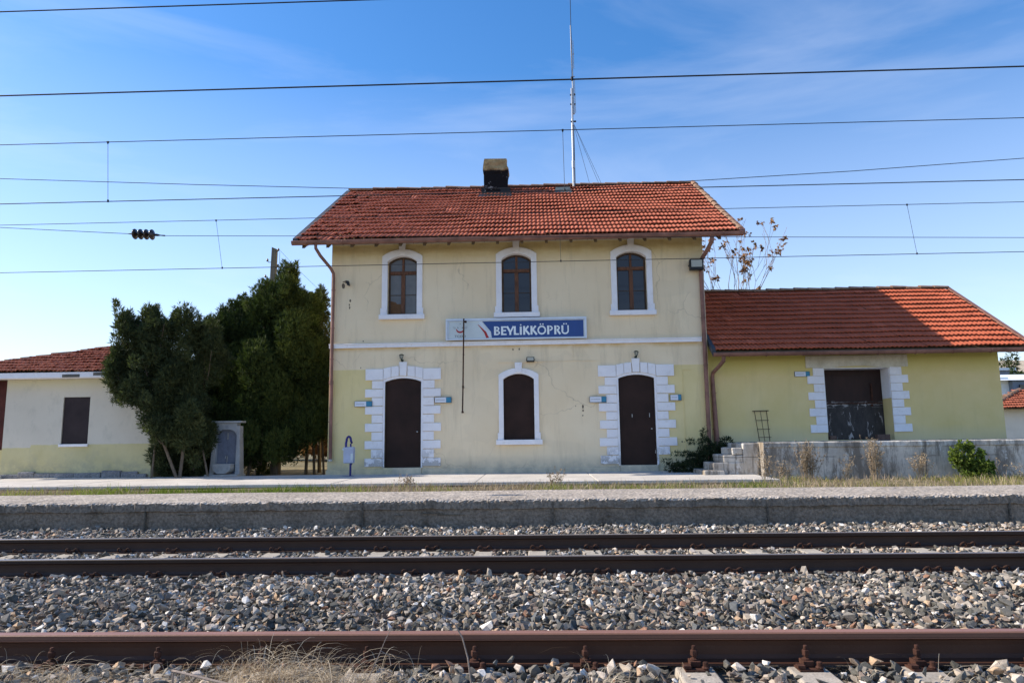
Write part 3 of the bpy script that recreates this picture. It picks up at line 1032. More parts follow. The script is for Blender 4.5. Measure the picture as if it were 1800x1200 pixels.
proto2 = thing('sleeper', 'x', 'sleeper', (0, 3.42, -0.168), 'concrete sleepers of the near track')
mb = MB()
sleeper_mesh(0, 3.42, 1.2, -0.168, mb)
mb.build('sleeper_block', MT['sleeper_pale'], proto2, bevel=0.01)
for sg in (-1, 1):
    mb = MB()
    clip_near(mb, 0, 4.16, sg)
    mb.build('rail_fastening', MT['rust'], proto2, bevel=0.002)
visn = [x for x in near_x if -3.1 < x < 2.75]
for k, x in enumerate(near_x):
    o = proto2 if k == 0 else copy_tree(proto2)
    o.location = (x + random.uniform(-0.012, 0.012), 3.42, -0.168)
    o.rotation_euler = (0, 0, random.uniform(-0.01, 0.01))
    if x in visn:
        i = visn.index(x)
        o['label'] = 'pale concrete sleeper with rusty bolt under the front rail, %s from left' % ORDW[i]
    else:
        nb_ = sum(1 for v_ in near_x if v_ not in visn and (v_ < 0) == (x < 0) and abs(v_) <= abs(x))
        o['label'] = 'pale concrete sleeper of the front track, %s beyond the %s edge of view' % (ORDW[nb_ - 1], 'left' if x < 0 else 'right')

# ---- loose ballast: crushed stones scattered by a node tree from a point mesh
def hull_stone(seed):
    r_ = random.Random(seed)
    import bmesh
    bm = bmesh.new()
    n = r_.choice((8, 9, 10, 12))
    sx, sy, sz = r_.uniform(0.85, 1.35), r_.uniform(0.6, 0.95), r_.uniform(0.45, 0.8)
    for _ in range(n):
        while True:
            p = Vector((r_.gauss(0, 1), r_.gauss(0, 1), r_.gauss(0, 1)))
            if p.length > 0.1:
                break
        p.normalize()
        p *= r_.uniform(0.82, 1.08)
        bm.verts.new((p.x * sx, p.y * sy, p.z * sz))
    res = bmesh.ops.convex_hull(bm, input=bm.verts)
    bad = [g for g in set(res['geom_interior'] + res['geom_unused']) if isinstance(g, bmesh.types.BMVert)]
    if bad:
        bmesh.ops.delete(bm, geom=bad, context='VERTS')
    bmesh.ops.bevel(bm, geom=list(bm.edges), offset=0.028, segments=1, affect='EDGES')
    me = bpy.data.meshes.new('stone_shape')
    bm.to_mesh(me)
    bm.free()
    me.materials.append(MT['stone'])
    return me


def ballast_points():
    P = []
    def zone(x0f, x1f, y0, y1, cell, zfun, keep=1.0):
        y = y0
        while y < y1:
            xa, xb = x0f(y), x1f(y)
            x = xa
            while x < xb:
                px, py = x + random.uniform(-.5, .5) * cell, y + random.uniform(-.5, .5) * cell
                x += cell
                if random.random() > keep:
                    continue
                z = zfun(px, py)
                if z is not None:
                    P.append((px, py, z, cell))
            y += cell
    wl = lambda y: -(0.86 * y + 1.6)
    wr = lambda y: 0.80 * y + 1.6

    def near_cov(px):        # how much of a near sleeper is buried
        return 0.85 if px < -0.2 else 0.25

    def z_near(px, py):
        if abs(py - 4.16) < 0.095:
            return None
        k = min(near_x, key=lambda s: abs(s - px))
        on = abs(px - k) < 0.14
        if on and 4.16 - 0.24 < py < 4.16 + 0.2 and abs(px - k) < 0.10:
            return None
        if on and py < 4.56:
            hidden = (px < 0.5 and math.sin(k * 9.1) > -0.55)
            if not hidden and random.random() > 0.10:
                return None
            return -0.155 + random.uniform(-0.01, 0.02)
        return (-0.185 if py < 4.06 else -0.170) + random.uniform(-0.012, 0.032)

    def z_mid(px, py):
        base = -0.175 + 0.05 * math.exp(-((py - 5.45) / 0.55) ** 2) + 0.018 * math.sin(px * 2.1 + py * 3) + 0.012 * math.sin(px * 5.3)
        if py > 6.3:
            return z_far(px, py)
        return base + random.uniform(-0.02, 0.025)

    def z_far(px, py):
        for yr_ in (6.82, 8.32):
            if abs(py - yr_) < 0.10:
                return None
        k = min(far_x, key=lambda s: abs(s - px))
        if abs(px - k) < 0.118 and 6.33 < py < 8.82:
            if py < 6.6 or py > 8.5:
                if random.random() > 0.55:
                    return None
                return -0.150 + random.uniform(-0.01, 0.015)
            if random.random() > 0.06:
                return None
            return -0.150
        return -0.174 + random.uniform(-0.012, 0.024)

    def z_edge(px, py):
        if py < 8.85:
            return z_far(px, py)
        return -0.175 - 0.012 * max(0, py - 9.6) + 0.012 * math.sin(px * 1.7) + random.uniform(-0.02, 0.03)
    zone(wl, wr, 2.2, 4.7, 0.045, z_near)
    zone(wl, wr, 2.2, 4.7, 0.052, lambda a_, b_: (lambda z: None if z is None else z + 0.022)(z_near(a_, b_)), 0.5)
    zone(wl, wr, 4.7, 6.75, 0.045, z_mid)
    zone(wl, wr, 4.7, 6.75, 0.050, lambda a_, b_: (lambda z: None if z is None else z + 0.024)(z_mid(a_, b_)), 0.55)
    zone(wl, wr, 6.75, 10.5, 0.045, z_edge)
    zone(wl, wr, 8.9, 10.47, 0.06, lambda a_, b_: z_edge(a_, b_) + 0.022, 0.5)
    return np.array(P)


def scatter(name, pts, scale, rot, meshes, label, mat_tag=None):
    me = bpy.data.meshes.new(name)
    me.vertices.add(len(pts))
    me.vertices.foreach_set('co', np.asarray(pts, dtype=np.float32).ravel())
    a1 = me.attributes.new('sc', 'FLOAT_VECTOR', 'POINT')
    a1.data.foreach_set('vector', np.asarray(scale, dtype=np.float32).ravel())
    a2 = me.attributes.new('rot', 'FLOAT_VECTOR', 'POINT')
    a2.data.foreach_set('vector', np.asarray(rot, dtype=np.float32).ravel())
    a3 = me.attributes.new('idx', 'INT', 'POINT')
    a3.data.foreach_set('value', rng.integers(0, len(meshes), len(pts)).astype(np.int32))
    o = bpy.data.objects.new(name, me)
    C.objects.link(o)
    lib = bpy.data.collections.new('stone_shapes')     # not linked to the scene
    for k, mm in enumerate(meshes):
        lib.objects.link(bpy.data.objects.new('stone_shape_%02d' % k, mm))
    ng = bpy.data.node_groups.new(name + '_scatter', 'GeometryNodeTree')
    ng.interface.new_socket('Geometry', in_out='INPUT', socket_type='NodeSocketGeometry')
    ng.interface.new_socket('Geometry', in_out='OUTPUT', socket_type='NodeSocketGeometry')
    gi, go = ng.nodes.new('NodeGroupInput'), ng.nodes.new('NodeGroupOutput')
    ci = ng.nodes.new('GeometryNodeCollectionInfo')
    ci.inputs['Collection'].default_value = lib
    ci.inputs['Separate Children'].default_value = True
    ci.inputs['Reset Children'].default_value = True
    ip = ng.nodes.new('GeometryNodeInstanceOnPoints')
    ip.inputs['Pick Instance'].default_value = True

    def att(nm, dt):
        n = ng.nodes.new('GeometryNodeInputNamedAttribute')
        n.data_type = dt
        n.inputs['Name'].default_value = nm
        return n.outputs[0]
    lk = ng.links.new
    lk(gi.outputs[0], ip.inputs['Points'])
    lk(ci.outputs[0], ip.inputs['Instance'])
    lk(att('idx', 'INT'), ip.inputs['Instance Index'])
    lk(att('rot', 'FLOAT_VECTOR'), ip.inputs['Rotation'])
    lk(att('sc', 'FLOAT_VECTOR'), ip.inputs['Scale'])
    lk(ip.outputs[0], go.inputs[0])
    md = o.modifiers.new('scatter', 'NODES')
    md.node_group = ng
    tag(o, label, 'ballast', kind='stuff')
    return o


BP = ballast_points()
stones = [hull_stone(k) for k in range(16)]
nb = len(BP)
size = np.clip(rng.lognormal(0, 0.30, nb), 0.5, 1.6) * 0.0248
size *= BP[:, 3] / 0.042
sc = np.stack([size, size, size], 1) * rng.uniform(0.85, 1.15, (nb, 3))
rt = np.stack([rng.normal(0, 0.5, nb), rng.normal(0, 0.5, nb), rng.uniform(0, 6.28, nb)], 1)
scatter('ballast_stones', BP[:, :3], sc, rt, stones, 'grey, buff and rust coloured crushed stones heaped between and around the rails')


# ================================================================ STATION BUILDING
FY = 18.0        # facade plane
sb = thing('station_building', 'two-storey cream and yellow station house with red tiled roof and white stone trim', 'building', (-0.47, FY, 0.25))
WIN_U = [-3.42, -0.45, 2.515]
holes = []
for cx in WIN_U:
    holes.append((cx - 0.385, cx + 0.385, 4.33, 5.89))
holes.append((-0.43 - 0.39, -0.43 + 0.39, 1.09, 2.76))
DOORS = [(-3.835, -2.91), (2.085, 2.985)]
for a_, b_ in DOORS:
    holes.append((a_, b_, 0.44, 2.69))
m = MB()
X0, X1, YB, ZT = -5.28, 4.36, 26.8, 6.40
wall_with_holes(m, X0, X1, 0.1, ZT, FY, 0.22, holes)
# side and back walls with gables
yr0, zr0 = 22.4, 9.28
for x in (X0, X1):
    m.add([(x, FY, 0.1), (x, YB, 0.1), (x, YB, ZT), (x, yr0, zr0 - 0.12), (x, FY, ZT)], [(0, 1, 2, 3, 4) if x < 0 else (4, 3, 2, 1, 0)])
m.add([(X0, YB, 0.1), (X1, YB, 0.1), (X1, YB, ZT), (X0, YB, ZT)], [(0, 3, 2, 1)])
m.add([(X0 + .02, FY + 0.235, 0.1), (X1 - .02, FY + 0.235, 0.1), (X1 - .02, FY + 0.235, ZT), (X0 + .02, FY + 0.235, ZT)], [(0, 1, 2, 3)])
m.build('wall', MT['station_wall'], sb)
# slightly proud patched base course
m = MB()
m.box(X0 - 0.03, DOORS[0][0] - 0.02, FY - 0.035, FY - 0.002, 0.1, 0.40)
m.box(DOORS[0][0] - 0.02, DOORS[0][1] + 0.02, FY - 0.06, FY - 0.002, 0.1, 0.437)
m.box(DOORS[0][1] + 0.02, DOORS[1][0] - 0.02, FY - 0.035, FY - 0.002, 0.1, 0.40)
m.box(DOORS[1][0] - 0.02, DOORS[1][1] + 0.02, FY - 0.06, FY - 0.002, 0.1, 0.437)
m.box(DOORS[1][1] + 0.02, X1, FY - 0.035, FY - 0.002, 0.1, 0.40)
m.build('plinth', MT['station_wall'], sb, bevel=0.01)

# string course
m = MB()
m.prism([(X0 - 0.01, 3.475), (X1 - 0.14, 3.495), (X1 - 0.14, 3.605), (X0 - 0.01, 3.585)], FY - 0.055, FY - 0.001)
m.prism([(X0 - 0.012, 3.555), (X1 - 0.138, 3.575), (X1 - 0.138, 3.606), (X0 - 0.012, 3.586)], FY - 0.075, FY - 0.056)
m.build('string_course', MT['white'], sb, bevel=0.008)


def surround(cx, w, z0, zs, zc, parent, band=0.145, mat=MT['white'], foot=True, key=(0.09, 0.22), sill=0.59):
    h = w / 2
    inner = [(cx - h, z0)] + arc(cx - h, cx + h, zs, zc, 12) + [(cx + h, z0)]
    outer = [(cx - h - band, z0)] + arc(cx - h - band, cx + h + band, zs + band * 0.95, zc + band * 1.2, 12) + [(cx + h + band, z0)]
    m = MB()
    m.ring(outer, inner, FY - 0.045, FY + 0.02)
    if foot:
        for sg in (-1, 1):
            xa, xb = sorted((cx + sg * (h + 0.02), cx + sg * (h + band + 0.03)))
            m.box(xa, xb, FY - 0.058, FY - 0.046, z0 + 0.001, z0 + 0.17)
    zk = zc + band * 1.2
    m.prism([(cx - key[0] * 0.8, zc + 0.03), (cx + key[0] * 0.8, zc + 0.03), (cx + key[0], zk + key[1] - 0.06), (cx - key[0], zk + key[1] - 0.06)], FY - 0.072, FY - 0.044)
    o = m.build('surround', mat, parent, bevel=0.006)
    # corners between arch and rectangular hole
    m = MB()
    ar = arc(cx - h, cx + h, zs, zc, 12)
    top = [(x_, zc + 0.02) for x_, _ in ar]
    m.ring(top, ar, FY + 0.022, FY + 0.17)
    m.build('arch_soffit', mat, parent)
    m = MB()
    m.box(cx - sill, cx + sill, FY - 0.10, FY - 0.002, z0 - 0.125, z0 - 0.001)
    m.build('sill', MT['white'], parent, bevel=0.01)
    return o


def casement(cx, w, z0, zs, zc, parent, dusty=False):
    h = w / 2
    y0, y1 = FY + 0.13, FY + 0.185
    f = MB()
    inner = [(cx - h + 0.045, z0 + 0.05)] + arc(cx - h + 0.045, cx + h - 0.045, zs - 0.03, zc - 0.045, 12) + [(cx + h - 0.045, z0 + 0.05)]
    outer = [(cx - h, z0)] + arc(cx - h, cx + h, zs, zc, 12) + [(cx + h, z0)]
    f.ring(outer, inner, y0, y1)
    f.box(cx - h + 0.03, cx + h - 0.03, y0, y1, z0 + 0.002, z0 + 0.055)
    fo = f.build('outer_frame', MT['wood_dark'], parent, bevel=0.004)
    f = MB()
    zt = z0 + (zc - z0) * 0.70
    f.box(cx - h + 0.045, cx + h - 0.045, y0 - 0.02, y1 - 0.012, zt, zt + 0.085)           # transom
    f.box(cx - 0.05, cx + 0.05, y0 - 0.018, y1 - 0.013, z0 + 0.056, zt - 0.001)
    f.box(cx - 0.03, cx + 0.03, y0 - 0.01, y1 - 0.014, zt + 0.086, zc - 0.045)
    f.build('crossbar', MT['wood'], parent, bevel=0.005)
    zm = z0 + (zt - z0) * 0.5
    f = MB()
    for sg in (-1, 1):
        xa, xb = sorted((cx + sg * 0.05, cx + sg * (h - 0.045)))
        f.box(xa, xb, y0 + 0.012, y0 + 0.03, zm - 0.007, zm + 0.007)
    f.build('glazing_bar', MT['wood_dark'], parent)
    gm = MT['glass_dusty'] if dusty else MT['glass']
    for (xa, xb, za, zb) in ((cx - h + 0.04, cx - 0.049, z0 + 0.04, zm), (cx + 0.049, cx + h - 0.04, z0 + 0.04, zm),
                             (cx - h + 0.04, cx - 0.049, zm + 0.001, zt + 0.01), (cx + 0.049, cx + h - 0.04, zm + 0.001, zt + 0.01),
                             (cx - h + 0.04, cx - 0.029, zt + 0.08, zc - 0.01), (cx + 0.029, cx + h - 0.04, zt + 0.08, zc - 0.01)):
        g = MB()
        tl = random.uniform(-0.006, 0.006)
        g.add([(xa, y0 + 0.025, za), (xb, y0 + 0.025 + tl, za), (xb, y0 + 0.027 + tl, zb), (xa, y0 + 0.027, zb)], [(0, 1, 2, 3)])
        g.build('pane', gm, parent)
    if dusty:
        g = MB()
        g.add([(cx - h + 0.05, y0 + 0.022, z0 + 0.055), (cx - 0.06, y0 + 0.0225, z0 + 0.055), (cx - 0.06, y0 + 0.0225, z0 + 0.31), (cx - 0.16, y0 + 0.022, z0 + 0.31), (cx - 0.2, y0 + 0.022, z0 + 0.36), (cx - h + 0.05, y0 + 0.022, z0 + 0.39)], [(0, 1, 2, 3, 4, 5)])
        g.build('cardboard', MT['card'], parent)


def holder(name, parent, at_):
    """a part made of sub-parts: a thin backing mesh that parents them"""
    m = MB()
    x0, x1, y, z0, z1 = at_
    m.box(x0, x1, y, y + 0.01, z0, z1)
    return m.build(name, MT['black'], parent)


for k, cx in enumerate(WIN_U):
    wn = holder('window', sb, (cx - 0.38, cx + 0.38, FY + 0.19, 4.335, 5.88))
    wn['label'] = ['upper left arched window with grey dusty panes', 'upper middle arched window with dark blue panes', 'upper right arched window with dark blue panes'][k]
    surround(cx, 0.765, 4.33, 5.74, 5.885, wn)
    casement(cx, 0.765, 4.33, 5.74, 5.885, wn, dusty=(k == 0))
# small white pins of the fly screen round the two dark windows are part of the frames' wear

wn = holder('window', sb, (-0.43 - 0.38, -0.43 + 0.38, FY + 0.10, 1.095, 2.75))
wn['label'] = 'ground floor arched window closed by a dark brown sheet'
surround(-0.43, 0.775, 1.10, 2.62, 2.755, wn, band=0.12, key=(0.095, 0.20), sill=0.58)
m = MB()
m.prism([(-0.43 - 0.385, 1.105)] + arc(-0.43 - 0.385, -0.43 + 0.385, 2.615, 2.748, 12)[0:] + [(-0.43 + 0.385, 1.105)], FY + 0.05, FY + 0.09)
m.build('shutter', MT['door'], wn)

# doors with quoins
for k, (xa, xb) in enumerate(DOORS):
    cx = (xa + xb) / 2
    dz = 0.0
    do = MB()
    do.prism([(xa + 0.004, 0.445)] + arc(xa + 0.004, xb - 0.004, 2.595, 2.680, 12) + [(xb - 0.004, 0.445)], FY + 0.06, FY + 0.10)
    d_ = do.build('door', MT['door'], sb)
    m = MB()
    hx = xb - 0.10
    m.lathe((hx, FY + 0.06, 1.33), [(0.016, 0.0), (0.016, -0.012), (0.008, -0.014), (0.008, -0.035), (0.018, -0.040), (0.018, -0.055), (0.01, -0.06)], 10, axis='y')
    m.build('handle', MT['steel'], d_)
    if k == 1:
        m = MB()
        m.box(xa + 0.32, xa + 0.335, FY + 0.052, FY + 0.059, 1.62, 1.70)
        m.box(xb - 0.145, xb - 0.13, FY + 0.052, FY + 0.059, 1.62, 1.72)
        m.box(xb - 0.03, xb - 0.012, FY + 0.045, FY + 0.059, 0.72, 0.80)
        m.build('hinge', MT['steel'], d_)
    # jamb band
    m = MB()
    inner = [(xa, 0.44)] + arc(xa, xb, 2.60, 2.69, 12) + [(xb, 0.44)]
    outer = [(xa - 0.05, 0.44)] + arc(xa - 0.05, xb + 0.05, 2.655, 2.745, 12) + [(xb + 0.05, 0.44)]
    m.ring(outer, inner, FY - 0.018, FY + 0.05)
    m.build('door_jamb', MT['white'], sb)
    m = MB()
    hrow = (2.63 - 0.46) / 10
    for sg in (-1, 1):
        e = xa - 0.052 if sg < 0 else xb + 0.052
        for i in range(10):
            ln = (0.28 if i % 2 == 0 else 0.45)
            z1 = 2.63 - i * hrow
            z0 = z1 - hrow + 0.014
            if k == 1 and sg > 0 and i == 9:
                continue
            p, q = sorted((e, e + sg * (ln + random.uniform(-0.01, 0.01))))
            pr = 0.036 if i % 2 else 0.030
            m.box(p, q, FY - pr, FY - 0.001, z0, z1, j=0.003)
        p, q = sorted((e + sg * 0.0, e + sg * 0.45))
        m.box(p, q, FY - 0.042, FY - 0.001, 2.645, 2.93, j=0.003)
        # voussoirs
        n = 2
        for i in range(n):
            wv = (cx - 0.105 - (xa - 0.048)) / n
            a0 = (xa - 0.048) + i * wv if sg < 0 else (xb + 0.048) - (i + 1) * wv
            p, q = a0 + 0.005, a0 + wv - 0.005
            def zar(x_):
                t_ = (x_ - cx) / ((xb - xa) / 2 + 0.05)
                return 2.745 - 0.09 * t_ * t_ + 0.004
            def ztp(x_):
                t_ = (x_ - cx) / ((xb - xa) / 2 + 0.05)
                return 3.005 - 0.065 * t_ * t_
            m.prism([(p, zar(p)), (q, zar(q)), (q, ztp(q)), (p, ztp(p))], FY - 0.040, FY - 0.001)
    m.prism([(cx - 0.085, 2.75), (cx + 0.085, 2.75), (cx + 0.10, 3.10), (cx - 0.10, 3.10)], FY - 0.055, FY - 0.001)
    m.build('quoin_surround', MT['white'], sb, bevel=0.006)

# roof
RZ = 6.19
m = MB()
ovx0, ovx1 = -6.10, 5.20
ye, yr, zr = 17.42, 22.4, 9.27
m.add([(ovx0, ye, RZ - 0.03), (ovx1, ye, RZ - 0.03), (ovx1, yr, zr - 0.03), (ovx0, yr, zr - 0.03),
       (ovx0, ye, RZ - 0.11), (ovx1, ye, RZ - 0.11), (ovx1, yr, zr - 0.11), (ovx0, yr, zr - 0.11)],
      [(0, 1, 2, 3), (4, 7, 6, 5), (0, 4, 5, 1), (0, 3, 7, 4), (1, 5, 6, 2)])
yb_ = 2 * yr - ye
m.add([(ovx0, yb_, RZ - 0.03), (ovx1, yb_, RZ - 0.03), (ovx1, yr, zr - 0.03), (ovx0, yr, zr - 0.03),
       (ovx0, yb_, RZ - 0.11), (ovx1, yb_, RZ - 0.11), (ovx1, yr, zr - 0.11), (ovx0, yr, zr - 0.11)],
      [(0, 3, 2, 1), (4, 5, 6, 7), (0, 1, 5, 4), (0, 4, 7, 3), (1, 2, 6, 5)])
roof = m.build('roof', MT['soffit'], sb)


def mess_main(x, f):
    b = 0.55
    if x < -3.2:
        b += 2.0 * min(1, (-3.2 - x) / 2.0)
    if f > 0.78:
        b += 0.8
    return b


tile_roof('tile_covering', MT['tile'], roof, ovx0 + 0.08, ovx1 - 0.07, ye, RZ, yr, zr, 15, mess=1.0, warp=0.022, mess_fn=mess_main)
tile_roof('tile_covering', MT['tile'], roof, ovx0 + 0.08, ovx1 - 0.07, yb_, RZ, yr, zr, 16, mess=0.5, warp=0.02)
ridge_caps('ridge_tiles', MT['ridge'], roof, (ovx0 + 0.05, yr, zr + 0.03), (ovx1 - 0.02, yr, zr + 0.03), 28, 0.10, 0.008)
for xv, nm in ((ovx0, 'l'), (ovx1, 'r')):
    m = MB()
    m.add([(xv - 0.03, ye - 0.02, RZ - 0.10), (xv + 0.10, ye - 0.02, RZ - 0.10), (xv + 0.10, yr, zr - 0.10), (xv - 0.03, yr, zr - 0.10),
           (xv - 0.03, ye - 0.02, RZ + 0.055), (xv + 0.10, ye - 0.02, RZ + 0.055), (xv + 0.10, yr, zr + 0.065), (xv - 0.03, yr, zr + 0.065)],
          [(0, 3, 2, 1), (4, 5, 6, 7), (0, 1, 5, 4), (0, 4, 7, 3), (1, 2, 6, 5), (2, 3, 7, 6)])
    v_ = m.build('verge_flashing', MT['verge'] if nm == 'l' else MT['gutter'], roof)
    if nm == 'r':
        ridge_caps('verge_tiles', MT['ridge'], roof, (xv + 0.02, ye + 0.1, RZ + 0.05), (xv + 0.02, yr, zr + 0.06), 14, 0.08, 0.006)
gutter('gutter', sb, ovx0 - 0.03, ovx1 + 0.03, ye - 0.06, RZ - 0.06, 0.078)
m = MB()
m.box(X0, X1, FY - 0.03, FY - 0.001, 6.20, 6.26)
m.build('eave_moulding', MT['lintel'], sb)
m = MB()
xr_ = ovx0 + 0.2
while xr_ < ovx1:
    m.add([(xr_, ye + 0.04, RZ - 0.19), (xr_ + 0.07, ye + 0.04, RZ - 0.19), (xr_ + 0.07, FY, RZ - 0.19 + 0.33), (xr_, FY, RZ - 0.19 + 0.33),
           (xr_, ye + 0.04, RZ - 0.10), (xr_ + 0.07, ye + 0.04, RZ - 0.10), (xr_ + 0.07, FY, RZ - 0.11 + 0.36), (xr_, FY, RZ - 0.11 + 0.36)],
          [(0, 3, 2, 1), (0, 1, 5, 4), (0, 4, 7, 3), (1, 2, 6, 5)])
    xr_ += 0.62
m.build('rafter_ends', MT['soffit'], roof)
# chimney with sooty lower part and broken cap
ch = MB()
V, F = [], []
n = 9
lv = [8.55, 8.9, 9.2, 9.45, 9.56, 9.62, 9.74, 9.88, 9.98]
for k, z in enumerate(lv):
    ex = {4: 0.025, 5: 0.03}.get(k, 0.0)
    if k == 8:
        ex = -0.02
    xl, xr_ = -1.535 - ex, -0.79 + ex * 1.4
    yf, yk = 21.55 - ex, 22.15 + ex
    for (x, y) in ((xl, yf), (xl * .67 + xr_ * .33, yf), (xl * .33 + xr_ * .67, yf), (xr_, yf), (xr_, (yf + yk) / 2), (xr_, yk), (xl * .5 + xr_ * .5, yk), (xl, yk), (xl, (yf + yk) / 2)):
        j = 0.014 if k else 0
        V.append((x + random.uniform(-j, j), y + random.uniform(-j, j), z + (random.uniform(-0.03, 0.03) if k == 8 else 0)))
for k in range(len(lv) - 1):
    for i in range(n):
        F.append((k * n + i, k * n + (i + 1) % n, (k + 1) * n + (i + 1) % n, (k + 1) * n + i))
F.append(tuple(range((len(lv) - 1) * n, len(lv) * n)))
chm = link_mesh('chimney', V, F, MT['chimney'], roof)
m = MB()
zf = lambda y: RZ + (zr - RZ) * (y - ye) / (yr - ye)
m.add([(-1.68, 21.10, zf(21.10) + 0.09), (-0.64, 21.10, zf(21.10) + 0.09), (-0.68, 21.545, zf(21.545) + 0.11), (-1.62, 21.545, zf(21.545) + 0.11),
       (-0.70, 21.545, 9.0), (-1.60, 21.545, 9.0)], [(0, 1, 2, 3), (3, 2, 4, 5)])
m.build('chimney_flashing', MT['black'], roof)
# patched skylight sheet near the ridge
m = MB()
m.box(0.68, 1.22, 21.35, 21.95, 8.72, 8.76)
ho = MB()
for (xa, xb) in ((0.70, 1.24),):
    ya, yb2 = 21.45, 21.98
    ho.add([(xa, ya, zf(ya) + 0.10), (xb, ya, zf(ya) + 0.08), (xb - 0.05, yb2, zf(yb2) + 0.14), (xa + 0.06, yb2, zf(yb2) + 0.13),
            (xa, ya, zf(ya) + 0.02), (xb, ya, zf(ya) + 0.02), (xb - 0.05, yb2, zf(yb2) + 0.02), (xa + 0.06, yb2, zf(yb2) + 0.02)],
           [(0, 1, 2, 3), (0, 4, 5, 1), (1, 5, 6, 2), (0, 3, 7, 4), (2, 6, 7, 3)])
ho.build('skylight', simple('greenish_sheet_metal', (0.085, 0.105, 0.10), 0.6, 0.4, 0.2, 0.4, 6), roof)

# downpipes
m = MB()
gz, gy = RZ - 0.12, ye - 0.06
m.tube([(-5.52, gy, gz), (-5.52, gy + 0.01, gz - 0.10), (-5.44, gy + 0.14, gz - 0.26), (-5.27, FY - 0.16, gz - 0.50), (-5.215, FY - 0.09, gz - 0.62), (-5.205, FY - 0.075, gz - 0.75), (-5.205, FY - 0.075, 2.6)], 0.041, 12)
m.tube([(-5.20, FY - 0.075, 2.62), (-5.185, FY - 0.075, 0.66)], 0.045, 12)
m.tube([(-5.205, FY - 0.075, 2.56), (-5.205, FY - 0.075, 2.64)], 0.056, 12)
for z in (5.0, 4.0, 3.2, 1.6):
    m.tube([(-5.205, FY - 0.075, z - 0.012), (-5.205, FY - 0.075, z + 0.012)], 0.054, 12)
dp = m.build('downpipe', MT['gutter'], sb, smooth=False)
m = MB()
m.tube([(-5.185, FY - 0.075, 0.62), (-5.185, FY - 0.075, 0.67)], 0.056, 12)
m.build('pipe_collar', MT['steel'], dp)
m = MB()
m.tube([(4.46, gy, gz), (4.46, gy + 0.02, gz - 0.12), (4.38, gy + 0.22, gz - 0.30), (4.30, FY - 0.14, gz - 0.46), (4.275, FY - 0.08, gz - 0.62), (4.275, FY - 0.075, 0.55)], 0.052, 12)
for z in (5.2, 4.1, 3.5, 2.9, 2.1, 1.4):
    m.tube([(4.275, FY - 0.075, z - 0.012), (4.275, FY - 0.075, z + 0.012)], 0.058, 12)
m.build('downpipe', MT['gutter'], sb)

# surface conduits and old filled chases on the wall
m = MB()
m.box(-0.95, 0.18, FY - 0.016, FY - 0.001, 3.045, 3.085)
m.box(0.18, 1.62, FY - 0.010, FY - 0.001, 3.058, 3.070)
m.box(0.965, 0.975, FY - 0.010, FY - 0.001, 3.071, 3.47)
m.box(3.70, 3.715, FY - 0.012, FY - 0.001, 0.45, 2.80)
m.box(3.716, 3.92, FY - 0.012, FY - 0.001, 2.785, 2.80)
m.build('conduit', MT['station_wall'], sb)

# broken-plaster marks: torn fixing points
m = MB()
for (x, z, s_) in ((-4.97, 5.12, 0.05), (-4.90, 5.22, 0.03), (-4.78, 4.72, 0.03), (-4.80, 4.62, 0.022), (-4.79, 4.54, 0.028), (-4.42, 3.66, 0.018), (-0.56, 3.38, 0.022), (-0.40, 3.385, 0.022), (1.18, 1.90, 0.035), (1.18, 1.80, 0.025), (1.0, 1.92, 0.014), (3.62, 1.0, 0.02), (-4.47, 2.97, 0.015), (1.17, 1.68, 0.018)):
    pts = [(x + s_ * random.uniform(0.5, 1.1) * math.cos(q), z + s_ * random.uniform(0.8, 1.7) * math.sin(q)) for q in np.linspace(0, 2 * PI, 9)[:-1]]
    m.prism(pts, FY - 0.003, FY + 0.001)
m.build('wall_damage', simple('bare_broken_plaster', (0.16, 0.13, 0.095), 0.95, 0.1, 0, 0.4, 30), sb)

# ---- station sign
def text_obj(name, body, size, loc, mat, parent, width=None, bold=0.0, depth=0.006, spacing=1.0, height=None):
    cu = bpy.data.curves.new(name, 'FONT')
    cu.body = body
    cu.size = size
    cu.offset = bold
    cu.extrude = depth
    cu.space_character = spacing
    cu.resolution_u = 3
    o = bpy.data.objects.new(name, cu)
    C.objects.link(o)
    dg = bpy.context.evaluated_depsgraph_get()
    me = bpy.data.meshes.new_from_object(o.evaluated_get(dg))
    bpy.data.objects.remove(o)
    bpy.data.curves.remove(cu)
    v = np.zeros(len(me.vertices) * 3, dtype=np.float32)
    me.vertices.foreach_get('co', v)
    v = v.reshape(-1, 3)
    v[:, 0] -= v[:, 0].min()
    v[:, 1] -= v[:, 1].min()
    if width:
        v[:, 0] *= width / v[:, 0].max()
    if height:
        v[:, 1] *= height / v[:, 1].max()
    w3 = np.stack([v[:, 0] + loc[0], -v[:, 2] + loc[1], v[:, 1] + loc[2]], 1) - np.array(ORG[parent.name])
    me.vertices.foreach_set('co', w3.astype(np.float32).ravel())
    me.materials.clear()
    me.materials.append(mat)
    me.update()
    ob = bpy.data.objects.new(name, me)
    C.objects.link(ob)
    ob.parent = parent
    ORG[ob.name] = ORG[parent.name]
    return ob


